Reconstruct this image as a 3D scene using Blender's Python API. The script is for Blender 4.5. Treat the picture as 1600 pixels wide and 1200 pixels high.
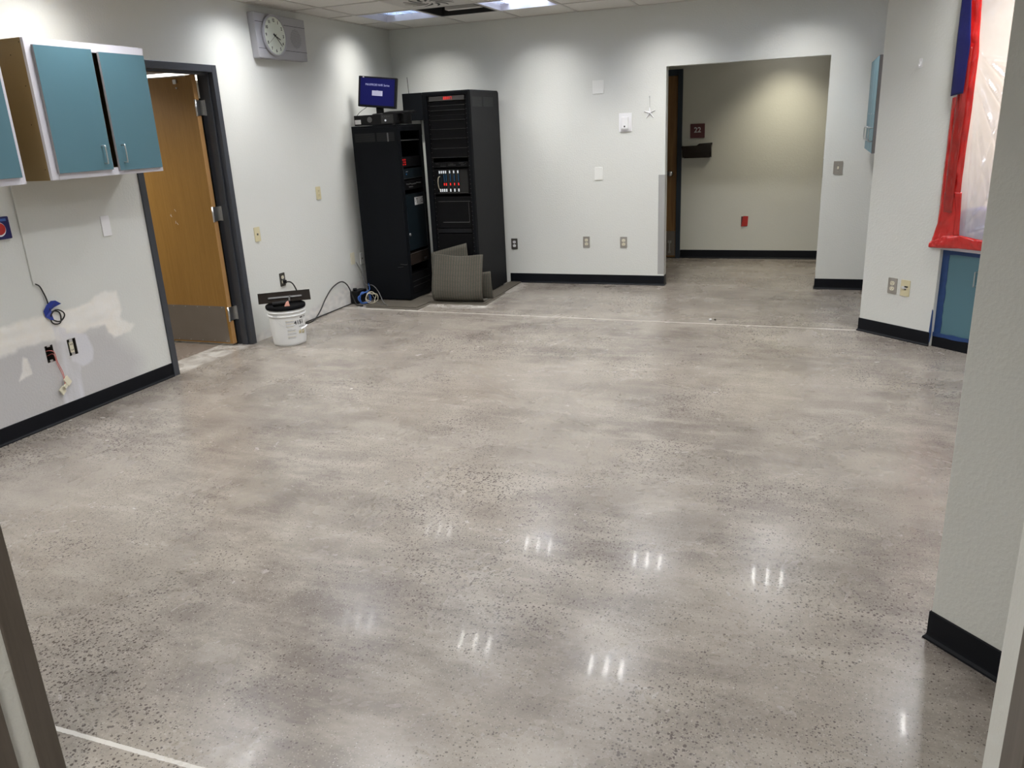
import bpy, bmesh, math, random
from mathutils import Vector, Matrix, noise
random.seed(7)
PI = math.pi
S = bpy.context.scene
COL = S.collection
for o in list(bpy.data.objects): bpy.data.objects.remove(o, do_unlink=True)

# ---------------------------------------------------------------- camera
def look(yaw, pitch, roll):
    y, p, r = map(math.radians, (yaw, pitch, roll))
    fw = Vector((-math.sin(y)*math.cos(p), math.cos(y)*math.cos(p), -math.sin(p)))
    rt = Vector((math.cos(y), math.sin(y), 0)); up = rt.cross(fw)
    r2 = math.cos(r)*rt + math.sin(r)*up; u2 = -math.sin(r)*rt + math.cos(r)*up
    return Matrix((r2, u2, -fw)).transposed().to_4x4()
cd = bpy.data.cameras.new('camera'); cam = bpy.data.objects.new('camera', cd); COL.objects.link(cam)
cam.matrix_world = Matrix.Translation((0, 0, 1.6265)) @ look(20.944, 17.892, -2.749)
cd.sensor_fit = 'HORIZONTAL'; cd.sensor_width = 36; cd.lens = 1239.04/1600*36; cd.clip_start = 0.05
S.camera = cam
S.view_settings.view_transform = 'Standard'; S.view_settings.look = 'None'
S.view_settings.gamma = 1; S.view_settings.use_curve_mapping = False
S.view_settings.exposure = 0.0
w = bpy.data.worlds.new('world'); S.world = w; w.use_nodes = True
w.node_tree.nodes['Background'].inputs[0].default_value = (0.9, 0.95, 1, 1)
w.node_tree.nodes['Background'].inputs[1].default_value = 0.012

# ---------------------------------------------------------------- main dimensions (metres)
XL, YB, YC, H = -4.327, 8.156, 9.908, 2.663
T = 0.12
PIT = 0.593; GX0 = -4.03; GY0 = 7.565-PIT*14        # ceiling grid
OX1, OX2, OZ = -1.389, 0.0744, 2.116             # opening in the back wall
YN = 1.15                                        # room face of the near wall
NXL, NXR = -1.773, 0.30                          # near opening
ANG = math.radians(-41.5)                        # angled far right wall
AO = Vector((0.403, 6.558, 0)); AD = Vector((math.cos(ANG), math.sin(ANG), 0)); AN = Vector((math.sin(ANG), -math.cos(ANG), 0))

TROFFERS = [(i, j) for j in (7.27, 5.49, 3.71, 1.93) for i in (-3.733, -2.547, -1.361, -0.175)]  # nearest row is unseen, added to light the near angled wall end
TROFFERS = [p for p in TROFFERS if p not in ((-0.175, 5.49), (-0.175, 1.93), (-1.361, 1.93))] + [(1.011, 5.49), (1.011, 3.71)]
TROFFER_W = 12.5      # watts for one room troffer
TILT, BEAM = 35, 76

# ---------------------------------------------------------------- materials
def mat(name):
    m = bpy.data.materials.new(name); m.use_nodes = True
    return m, m.node_tree, m.node_tree.nodes['Principled BSDF']
def N(nt, t, **kw):
    n = nt.nodes.new(t)
    for k, v in kw.items(): setattr(n, k, v)
    return n
def noise_tex(nt, scale, detail=4, rough=0.5, dist=0.0, vec=None):
    n = N(nt, 'ShaderNodeTexNoise'); n.inputs['Scale'].default_value = scale; n.inputs['Detail'].default_value = detail
    n.inputs['Roughness'].default_value = rough; n.inputs['Distortion'].default_value = dist
    if vec is None:
        tc = N(nt, 'ShaderNodeTexCoord'); vec = tc.outputs['Object']
    nt.links.new(vec, n.inputs['Vector']); return n
def ramp(nt, src, p0, p1, c0=(0, 0, 0, 1), c1=(1, 1, 1, 1)):
    r = N(nt, 'ShaderNodeValToRGB'); e = r.color_ramp.elements
    e[0].position = p0; e[1].position = p1; e[0].color = c0; e[1].color = c1
    nt.links.new(src, r.inputs[0]); return r
def mix(nt, fac, a, b):
    m = N(nt, 'ShaderNodeMix', data_type='RGBA')
    for k, v in ((0, fac), (6, a), (7, b)):
        if hasattr(v, 'links'): nt.links.new(v, m.inputs[k])
        else: m.inputs[k].default_value = v if k == 0 else (tuple(v)+(1,))[:4]
    return m.outputs[2]
def math_n(nt, op, a, b=0.0, clamp=False):
    m = N(nt, 'ShaderNodeMath', operation=op, use_clamp=clamp)
    for k, v in ((0, a), (1, b)):
        if hasattr(v, 'links'): nt.links.new(v, m.inputs[k])
        else: m.inputs[k].default_value = v
    return m.outputs[0]
def bump(nt, b, src, strength=0.2, dist=0.002):
    n = N(nt, 'ShaderNodeBump'); n.inputs['Strength'].default_value = strength; n.inputs['Distance'].default_value = dist
    nt.links.new(src, n.inputs['Height']); nt.links.new(n.outputs[0], b.inputs['Normal']); return n
def simple(name, c, rough=0.5, metal=0.0, var=0.06, vs=6.0, emit=None, es=1.0, coat=0.0, bs=0.0, bscale=200, alpha=None, spec=None):
    m, nt, b = mat(name)
    n = noise_tex(nt, vs, 5)
    lo = tuple(x*(1-var) for x in c); hi = tuple(min(1, x*(1+var)) for x in c)
    nt.links.new(mix(nt, n.outputs[0], lo, hi), b.inputs['Base Color'])
    b.inputs['Roughness'].default_value = rough; b.inputs['Metallic'].default_value = metal
    b.inputs['Coat Weight'].default_value = coat
    if spec is not None: b.inputs['Specular IOR Level'].default_value = spec
    if emit: b.inputs['Emission Color'].default_value = tuple(emit)+(1,); b.inputs['Emission Strength'].default_value = es
    if bs: bump(nt, b, noise_tex(nt, bscale, 3).outputs[0], bs, 0.001)
    return m
M = {}
# painted wall with orange peel
def wall_mat(name, c, patches=False, bs=0.24):
    m, nt, b = mat(name)
    n = noise_tex(nt, 1.3, 4)
    col = mix(nt, n.outputs[0], tuple(x*0.97 for x in c), tuple(x*1.03 for x in c))
    if patches:
        at = N(nt, 'ShaderNodeAttribute', attribute_name='patch'); sp = N(nt, 'ShaderNodeSeparateColor')
        nt.links.new(at.outputs['Color'], sp.inputs[0])
        nb = noise_tex(nt, 9, 5, 0.6)
        col = mix(nt, sp.outputs[2], col, (0.52, 0.51, 0.515))
        wcol = mix(nt, ramp(nt, nb.outputs[0], 0.4, 0.65).outputs[0], (0.88, 0.865, 0.83), (0.86, 0.82, 0.75))
        col = mix(nt, sp.outputs[0], col, wcol)
        col = mix(nt, sp.outputs[1], col, (0.68, 0.68, 0.72))
    nt.links.new(col, b.inputs['Base Color']); b.inputs['Roughness'].default_value = 0.62
    b.inputs['Specular IOR Level'].default_value = 0.35
    f = noise_tex(nt, 70, 3, 0.55)
    bump(nt, b, ramp(nt, f.outputs[0], 0.42, 0.66).outputs[0], bs, 0.003)
    return m
M['wall'] = wall_mat('painted wall', (0.665, 0.675, 0.645))
M['wall_left'] = wall_mat('painted wall with patches', (0.665, 0.675, 0.645), True, 0.18)
M['wall_corridor'] = wall_mat('corridor paint', (0.60, 0.60, 0.54), bs=0.15)
M['wall_kitchen'] = wall_mat('kitchen paint', (0.75, 0.68, 0.62), bs=0.1)
# polished concrete
def floor_mat():
    m, nt, b = mat('polished concrete')
    tc = N(nt, 'ShaderNodeTexCoord'); ob = tc.outputs['Object']
    big = noise_tex(nt, 0.75, 8, 0.66, 0.0, ob); mid = noise_tex(nt, 2.6, 9, 0.70, 0.0, ob); fine = noise_tex(nt, 45, 8, 0.75, 0, ob)
    c = mix(nt, ramp(nt, big.outputs[0], 0.42, 0.58).outputs[0], (0.178, 0.156, 0.137), (0.300, 0.268, 0.234))
    c = mix(nt, math_n(nt, 'MULTIPLY', ramp(nt, mid.outputs[0], 0.44, 0.62).outputs[0], 0.55), c, (0.345, 0.314, 0.272))
    warm = noise_tex(nt, 0.8, 3, 0.5, 0.3, ob)
    c = mix(nt, math_n(nt, 'MULTIPLY', ramp(nt, warm.outputs[0], 0.55, 0.75).outputs[0], 0.4), c, (0.245, 0.195, 0.15))
    c = mix(nt, ramp(nt, fine.outputs[0], 0.35, 0.65).outputs[0], mix(nt, 0.30, c, (0.10, 0.085, 0.075)), c)
    # swirled grinder marks
    ws = N(nt, 'ShaderNodeMapping'); ws.inputs['Scale'].default_value = (1.0, 3.2, 1); ws.inputs['Rotation'].default_value = (0, 0, 0.35)
    nt.links.new(ob, ws.inputs[0])
    sw = noise_tex(nt, 2.2, 9, 0.72, 0.0, ws.outputs[0])
    c = mix(nt, math_n(nt, 'MULTIPLY', ramp(nt, sw.outputs[0], 0.47, 0.62).outputs[0], 0.40), c, (0.40, 0.367, 0.325))
    # exposed aggregate
    v = N(nt, 'ShaderNodeTexVoronoi'); v.inputs['Scale'].default_value = 102; v.inputs['Randomness'].default_value = 1
    dw = noise_tex(nt, 120, 2, 0.5, 0, ob)
    vm = N(nt, 'ShaderNodeVectorMath', operation='MULTIPLY_ADD'); nt.links.new(dw.outputs['Color'], vm.inputs[0]); vm.inputs[1].default_value = (0.006, 0.006, 0); nt.links.new(ob, vm.inputs[2])
    nt.links.new(vm.outputs[0], v.inputs['Vector'])
    sc = N(nt, 'ShaderNodeSeparateColor'); nt.links.new(v.outputs['Color'], sc.inputs[0])
    amt = ramp(nt, noise_tex(nt, 1.1, 4, 0.6, 0.4, ob).outputs[0], 0.38, 0.62)
    thr = math_n(nt, 'MULTIPLY', sc.outputs[0], math_n(nt, 'ADD', math_n(nt, 'MULTIPLY', amt.outputs[0], 0.50), 0.24))
    stone = math_n(nt, 'MULTIPLY', math_n(nt, 'SUBTRACT', thr, v.outputs['Distance']), 9.0, True)
    pick = math_n(nt, 'GREATER_THAN', sc.outputs[1], 0.35)
    stone = math_n(nt, 'MULTIPLY', stone, pick)
    c = mix(nt, math_n(nt, 'MULTIPLY', stone, 0.95, True), c, (0.085, 0.070, 0.063))
    v2 = N(nt, 'ShaderNodeTexVoronoi'); v2.inputs['Scale'].default_value = 170; nt.links.new(vm.outputs[0], v2.inputs['Vector'])
    s2 = N(nt, 'ShaderNodeSeparateColor'); nt.links.new(v2.outputs['Color'], s2.inputs[0])
    a2 = ramp(nt, noise_tex(nt, 0.9, 5, 0.65, 0.2, ob).outputs[0], 0.30, 0.60)
    st2 = math_n(nt, 'MULTIPLY', math_n(nt, 'SUBTRACT', math_n(nt, 'MULTIPLY', s2.outputs[0], math_n(nt, 'ADD', math_n(nt, 'MULTIPLY', a2.outputs[0], 0.35), 0.25)), v2.outputs['Distance']), 8.0, True)
    st2 = math_n(nt, 'MULTIPLY', st2, math_n(nt, 'GREATER_THAN', s2.outputs[1], 0.3))
    c = mix(nt, math_n(nt, 'MULTIPLY', st2, 0.85, True), c, (0.10, 0.085, 0.077))
    l2_ = math_n(nt, 'MULTIPLY', math_n(nt, 'GREATER_THAN', s2.outputs[2], 0.86), math_n(nt, 'GREATER_THAN', 0.35, v2.outputs['Distance']))
    c = mix(nt, math_n(nt, 'MULTIPLY', l2_, 0.30), c, (0.52, 0.49, 0.45))
    light = math_n(nt, 'MULTIPLY', math_n(nt, 'GREATER_THAN', sc.outputs[2], 0.985), math_n(nt, 'GREATER_THAN', 0.18, v.outputs['Distance']))
    c = mix(nt, math_n(nt, 'MULTIPLY', light, 0.6), c, (0.62, 0.60, 0.56))
    # filled joints (white filler) and the door threshold residue
    sx = N(nt, 'ShaderNodeSeparateXYZ'); nt.links.new(ob, sx.inputs[0]); X, Y = sx.outputs[0], sx.outputs[1]
    wob = math_n(nt, 'MULTIPLY', math_n(nt, 'SUBTRACT', noise_tex(nt, 60, 3, 0.6, 0, ob).outputs[0], 0.5), 0.006)
    def strip(y0, slope, x0, hw, xa, xb):
        yy = math_n(nt, 'SUBTRACT', Y, math_n(nt, 'ADD', math_n(nt, 'MULTIPLY', math_n(nt, 'SUBTRACT', X, x0), slope), y0))
        k = math_n(nt, 'LESS_THAN', math_n(nt, 'ABSOLUTE', math_n(nt, 'ADD', yy, wob)), hw)
        k = math_n(nt, 'MULTIPLY', k, math_n(nt, 'GREATER_THAN', X, xa)); return math_n(nt, 'MULTIPLY', k, math_n(nt, 'LESS_THAN', X, xb))
    j1 = strip(6.654, -0.0221, -3.98, 0.0085, -4.4, 0.45)
    j2 = strip(1.312, 0.003, -2.0, 0.0075, -4.4, 1.5)
    jn = ramp(nt, noise_tex(nt, 5, 4, 0.6, 0, ob).outputs[0], 0.3, 0.6)
    j1 = math_n(nt, 'MULTIPLY', j1, math_n(nt, 'ADD', math_n(nt, 'MULTIPLY', jn.outputs[0], 0.3), 0.68))
    c = mix(nt, j1, c, (0.66, 0.62, 0.56)); c = mix(nt, math_n(nt, 'MULTIPLY', j2, 0.9), c, (0.60, 0.58, 0.55))
    def box(xa, xb, ya, yb, soft):
        a = math_n(nt, 'MULTIPLY', math_n(nt, 'SUBTRACT', X, xa), 1/soft, True); b2 = math_n(nt, 'MULTIPLY', math_n(nt, 'SUBTRACT', xb, X), 1/soft, True)
        d = math_n(nt, 'MULTIPLY', math_n(nt, 'SUBTRACT', Y, ya), 1/soft, True); e = math_n(nt, 'MULTIPLY', math_n(nt, 'SUBTRACT', yb, Y), 1/soft, True)
        return math_n(nt, 'MULTIPLY', math_n(nt, 'MULTIPLY', a, b2), math_n(nt, 'MULTIPLY', d, e))
    pn = ramp(nt, noise_tex(nt, 7, 6, 0.65, 0.5, ob).outputs[0], 0.35, 0.6)
    for bb, cc, k in ((( -4.66, -4.30, 4.40, 5.28, 0.05), (0.58, 0.56, 0.53), 0.85), ((-3.55, -2.80, 6.80, 7.02, 0.10), (0.62, 0.60, 0.56), 0.9), ((-4.35, -3.45, 6.62, 6.76, 0.06), (0.58, 0.56, 0.52), 0.8), ((-2.98, -2.84, 7.0, 8.15, 0.05), (0.55, 0.53, 0.49), 0.5)):
        c = mix(nt, math_n(nt, 'MULTIPLY', math_n(nt, 'MULTIPLY', box(*bb), pn.outputs[0]), k), c, cc)
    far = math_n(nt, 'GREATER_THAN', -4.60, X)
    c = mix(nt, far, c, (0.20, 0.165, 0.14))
    nt.links.new(c, b.inputs['Base Color'])
    rn = noise_tex(nt, 1.7, 5, 0.6, 0.5, ob)
    mr = N(nt, 'ShaderNodeMapRange'); nt.links.new(rn.outputs[0], mr.inputs[0]); mr.inputs[1].default_value = 0.3; mr.inputs[2].default_value = 0.7
    mr.inputs[3].default_value = 0.21; mr.inputs[4].default_value = 0.32
    nt.links.new(mr.outputs[0], b.inputs['Roughness'])
    b.inputs['IOR'].default_value = 1.5
    b.inputs['Coat Weight'].default_value = 0.042; b.inputs['Coat Roughness'].default_value = 0.04
    bump(nt, b, fine.outputs[0], 0.05, 0.001)
    return m
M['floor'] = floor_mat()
def tile_mat():
    m, nt, b = mat('ceiling tile'); f = noise_tex(nt, 180, 4, 0.7)
    nt.links.new(mix(nt, ramp(nt, f.outputs[0], 0.3, 0.45).outputs[0], (0.5, 0.48, 0.45), (0.70, 0.68, 0.64)), b.inputs['Base Color'])
    b.inputs['Roughness'].default_value = 0.9; bump(nt, b, f.outputs[0], 0.3, 0.002); return m
M['tile'] = tile_mat()
M['tbar'] = simple('tbar', (0.55, 0.53, 0.50), 0.45)
M['base'] = simple('black cove base', (0.006, 0.007, 0.010), 0.42, var=0.15, vs=9, spec=0.15)
def wood_mat(name, c0, c1, scale=1.0):
    m, nt, b = mat(name)
    tc = N(nt, 'ShaderNodeTexCoord'); mp = N(nt, 'ShaderNodeMapping'); mp.inputs['Scale'].default_value = (14*scale, 14*scale, 0.8*scale)
    nt.links.new(tc.outputs['Object'], mp.inputs[0])
    n = noise_tex(nt, 1.6, 6, 0.6, 1.6, mp.outputs[0]); g = noise_tex(nt, 14, 4, 0.6, 0, mp.outputs[0]); big = noise_tex(nt, 1.2, 3)
    c = mix(nt, ramp(nt, n.outputs[0], 0.35, 0.68).outputs[0], c0, c1)
    c = mix(nt, math_n(nt, 'MULTIPLY', ramp(nt, g.outputs[0], 0.5, 0.7).outputs[0], 0.25), c, tuple(x*0.6 for x in c0))
    c = mix(nt, math_n(nt, 'MULTIPLY', big.outputs[0], 0.25), c, tuple(x*0.75 for x in c0))
    nt.links.new(c, b.inputs['Base Color']); b.inputs['Roughness'].default_value = 0.42; return m
M['oak'] = wood_mat('oak veneer', (0.27, 0.138, 0.028), (0.315, 0.168, 0.038))
M['oak_edge'] = wood_mat('oak edge', (0.42, 0.23, 0.085), (0.50, 0.29, 0.12))
M['oak_dark'] = wood_mat('dark oak veneer', (0.20, 0.10, 0.035), (0.30, 0.165, 0.06))
M['frame'] = simple('dark grey door frame', (0.045, 0.05, 0.062), 0.38, var=0.1)
M['frame_navy'] = simple('navy door frame', (0.018, 0.028, 0.043), 0.4, var=0.1)
M['teal'] = simple('teal laminate', (0.082, 0.178, 0.222), 0.42, var=0.04, vs=3)
M['teal_edge'] = simple('grey door edge', (0.25, 0.24, 0.25), 0.5)
M['white_lam'] = simple('white laminate', (0.62, 0.61, 0.66), 0.45, var=0.03)
M['tan'] = simple('particle board side', (0.30, 0.215, 0.10), 0.6, var=0.08, vs=4)
M['dark'] = simple('dark inside', (0.01, 0.01, 0.01), 0.8)
M['steel'] = simple('brushed steel', (0.60, 0.60, 0.60), 0.3, 1.0, var=0.06, vs=30)
M['kick'] = simple('steel kick plate', (0.30, 0.27, 0.24), 0.38, 0.85, var=0.1, vs=8)
M['steel_plate'] = simple('steel cover plate', (0.42, 0.40, 0.37), 0.4, 0.8)
M['dark_plate'] = simple('bronze cover plate', (0.10, 0.095, 0.085), 0.4, 0.5)
M['ivory'] = simple('ivory plastic', (0.62, 0.56, 0.36), 0.4, var=0.03)
M['ivory_pale'] = simple('pale ivory plastic', (0.70, 0.66, 0.52), 0.4, var=0.03)
M['white_pl'] = simple('white plastic', (0.82, 0.82, 0.84), 0.35, var=0.02)
M['plate_paint'] = simple('painted cover plate', (0.76, 0.765, 0.74), 0.4, var=0.02)
M['black_pl'] = simple('black plastic', (0.010, 0.010, 0.011), 0.5, var=0.2, spec=0.15)
M['rack'] = simple('black rack steel', (0.006, 0.007, 0.009), 0.5, var=0.25, vs=5, bs=0.15, bscale=400, spec=0.08)
M['rack_side'] = simple('black rack side', (0.009, 0.0095, 0.011), 0.55, var=0.2, vs=4, bs=0.15, bscale=400, spec=0.14)
M['rack_blue'] = simple('dark blue-grey door', (0.006, 0.011, 0.015), 0.4, var=0.2, vs=6, spec=0.2)
M['unit'] = simple('equipment face', (0.006, 0.006, 0.007), 0.5, var=0.2, vs=20, spec=0.08)
M['lid'] = simple('black lid plastic', (0.006, 0.006, 0.007), 0.75, spec=0.05)
M['trowel'] = simple('worn trowel blade', (0.012, 0.009, 0.007), 0.6, var=0.3, vs=15, spec=0.06)
M['unit_brown'] = simple('smoked brown panel', (0.028, 0.02, 0.017), 0.25, var=0.2)
M['grey_bar'] = simple('grey display bar', (0.10, 0.10, 0.10), 0.4)
M['edge_line'] = simple('worn metal edge', (0.09, 0.09, 0.09), 0.4, 0.5)
M['label'] = simple('paper label', (0.62, 0.62, 0.62), 0.7)
M['ink'] = simple('black ink', (0.02, 0.02, 0.02), 0.6)
M['led_red'] = simple('red led', (0.3, 0.0, 0.0), 0.5, emit=(1, 0.03, 0.02), es=0.9)
M['led_dim'] = simple('dim red led', (0.2, 0.0, 0.0), 0.5, emit=(1, 0.02, 0.02), es=0.35)
M['led_blue'] = simple('blue led', (0, 0.1, 0.3), 0.5, emit=(0.05, 0.35, 0.7), es=0.25)
M['led_white'] = simple('white led', (0.5, 0.5, 0.5), 0.5, emit=(0.8, 0.85, 0.9), es=0.5)
M['screen'] = simple('blue screen', (0.01, 0.01, 0.05), 0.5, spec=0.05, emit=(0.006, 0.008, 0.10), es=0.5, vs=2)
M['screen_text'] = simple('screen text', (0.2, 0.2, 0.4), 0.5, emit=(0.38, 0.40, 0.62), es=0.7)
M['screen_box'] = simple('screen dialog', (0.2, 0.2, 0.3), 0.5, emit=(0.42, 0.42, 0.55), es=0.8)
M['clock_face'] = simple('clock dial', (0.66, 0.70, 0.60), 0.5, var=0.02)
M['clock_grey'] = simple('clock housing grey', (0.38, 0.38, 0.40), 0.5, var=0.04)
M['bucket'] = simple('white bucket plastic', (0.72, 0.73, 0.73), 0.38, var=0.04, vs=8)
M['blue_tape'] = simple('blue painter tape', (0.012, 0.035, 0.30), 0.5, var=0.25, vs=25, bs=0.5, bscale=60)
M['blue_tape_dk'] = simple('blue masking tape', (0.012, 0.045, 0.16), 0.55, var=0.25, vs=25, bs=0.5, bscale=60)
M['blue_film'] = simple('deep blue tape', (0.004, 0.005, 0.085), 0.4, var=0.3, vs=12, bs=0.6, bscale=40)
M['red_tape'] = simple('glossy red tape', (0.52, 0.014, 0.012), 0.14, var=0.4, vs=11, coat=0.6, bs=1.0, bscale=32)
M['red_dark'] = simple('doubled red tape', (0.30, 0.012, 0.009), 0.18, var=0.4, vs=14, coat=0.5, bs=1.0, bscale=40)
M['red_tag'] = simple('red cover tape', (0.42, 0.02, 0.015), 0.4, var=0.2, vs=60)
M['maroon'] = simple('maroon sign', (0.11, 0.03, 0.035), 0.5)
M['smoke'] = simple('smoked plastic', (0.02, 0.014, 0.012), 0.15, var=0.2)
M['cable_black'] = simple('black cable', (0.012, 0.012, 0.012), 0.45)
M['cable_grey'] = simple('grey cable', (0.12, 0.12, 0.12), 0.5)
M['cable_blue'] = simple('blue cable', (0.035, 0.11, 0.36), 0.45)
M['cable_white'] = simple('cream cable', (0.55, 0.50, 0.38), 0.45)
M['wire_red'] = simple('red wire', (0.62, 0.16, 0.14), 0.45)
M['guard'] = simple('grey corner guard', (0.36, 0.36, 0.35), 0.35)
M['near_frame'] = wood_mat('grey brown near frame', (0.085, 0.070, 0.056), (0.125, 0.105, 0.088), 0.6)
M['pink'] = simple('pink rag', (0.62, 0.30, 0.24), 0.7)
M['silver'] = simple('louver aluminium', (0.75, 0.78, 0.85), 0.22, 1.0)
M['tube'] = simple('fluorescent lamp', (0.8, 0.8, 0.8), 0.5, emit=(0.80, 0.88, 1.0), es=24)
M['lens'] = simple('lit lamp lens', (0.8, 0.8, 0.8), 0.5, emit=(1.0, 0.95, 0.86), es=4)
M['grille'] = simple('black grille', (0.008, 0.008, 0.008), 0.6)
M['vent_paint'] = simple('air diffuser paint', (0.55, 0.53, 0.50), 0.5)
M['counter'] = simple('counter', (0.45, 0.42, 0.40), 0.4)
M['violet'] = simple('violet towel', (0.05, 0.045, 0.36), 0.7)
M['slate'] = simple('slate appliance', (0.09, 0.11, 0.14), 0.5)
M['ceiling_paint'] = simple('off-white ceiling paint', (0.78, 0.76, 0.72), 0.8)  # plain off-white ceiling colour, does not glow
def carpet_mat():
    m, nt, b = mat('grey brown carpet')
    tc = N(nt, 'ShaderNodeTexCoord')
    w1 = N(nt, 'ShaderNodeTexWave', wave_type='BANDS', bands_direction='X'); w1.inputs['Scale'].default_value = 12; w1.inputs['Distortion'].default_value = 1.5; w1.inputs['Detail'].default_value = 2
    w2 = N(nt, 'ShaderNodeTexWave', wave_type='BANDS', bands_direction='Y'); w2.inputs['Scale'].default_value = 9; w2.inputs['Distortion'].default_value = 1.5
    nt.links.new(tc.outputs['UV'], w1.inputs[0]); nt.links.new(tc.outputs['UV'], w2.inputs[0])
    n = noise_tex(nt, 90, 5, 0.7); n2 = noise_tex(nt, 7, 4)
    c = mix(nt, n.outputs[0], (0.038, 0.032, 0.024), (0.120, 0.104, 0.080))
    c = mix(nt, math_n(nt, 'MULTIPLY', ramp(nt, w1.outputs[0], 0.5, 0.9).outputs[0], 0.75), c, (0.03, 0.043, 0.035))
    c = mix(nt, math_n(nt, 'MULTIPLY', ramp(nt, w2.outputs[0], 0.6, 0.95).outputs[0], 0.25), c, (0.05, 0.043, 0.035))
    c = mix(nt, math_n(nt, 'MULTIPLY', n2.outputs[0], 0.3), c, (0.10, 0.09, 0.075))
    nt.links.new(c, b.inputs['Base Color']); b.inputs['Roughness'].default_value = 0.95
    bump(nt, b, n.outputs[0], 0.6, 0.004); return m
M['carpet'] = carpet_mat()
def plastic_mat():
    m = bpy.data.materials.new('clear plastic sheeting'); m.use_nodes = True; nt = m.node_tree; nt.nodes.clear()
    out = N(nt, 'ShaderNodeOutputMaterial'); tr = N(nt, 'ShaderNodeBsdfTransparent'); tl = N(nt, 'ShaderNodeBsdfTranslucent'); df = N(nt, 'ShaderNodeBsdfDiffuse'); gl = N(nt, 'ShaderNodeBsdfGlossy')
    tl.inputs[0].default_value = (0.85, 0.84, 0.84, 1); df.inputs[0].default_value = (0.85, 0.85, 0.86, 1); gl.inputs['Roughness'].default_value = 0.12
    n = noise_tex(nt, 3.0, 4); f = ramp(nt, n.outputs[0], 0.3, 0.7, (0.24, 0.24, 0.24, 1), (0.42, 0.42, 0.42, 1))
    a = N(nt, 'ShaderNodeMixShader'); a.inputs[0].default_value = 0.35; nt.links.new(tl.outputs[0], a.inputs[1]); nt.links.new(df.outputs[0], a.inputs[2])
    b = N(nt, 'ShaderNodeMixShader'); nt.links.new(f.outputs[0], b.inputs[0]); nt.links.new(a.outputs[0], b.inputs[1]); nt.links.new(tr.outputs[0], b.inputs[2])
    c = N(nt, 'ShaderNodeMixShader'); c.inputs[0].default_value = 0.24; nt.links.new(b.outputs[0], c.inputs[1]); nt.links.new(gl.outputs[0], c.inputs[2])
    nt.links.new(c.outputs[0], out.inputs[0]); return m
M['plastic'] = plastic_mat()

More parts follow.
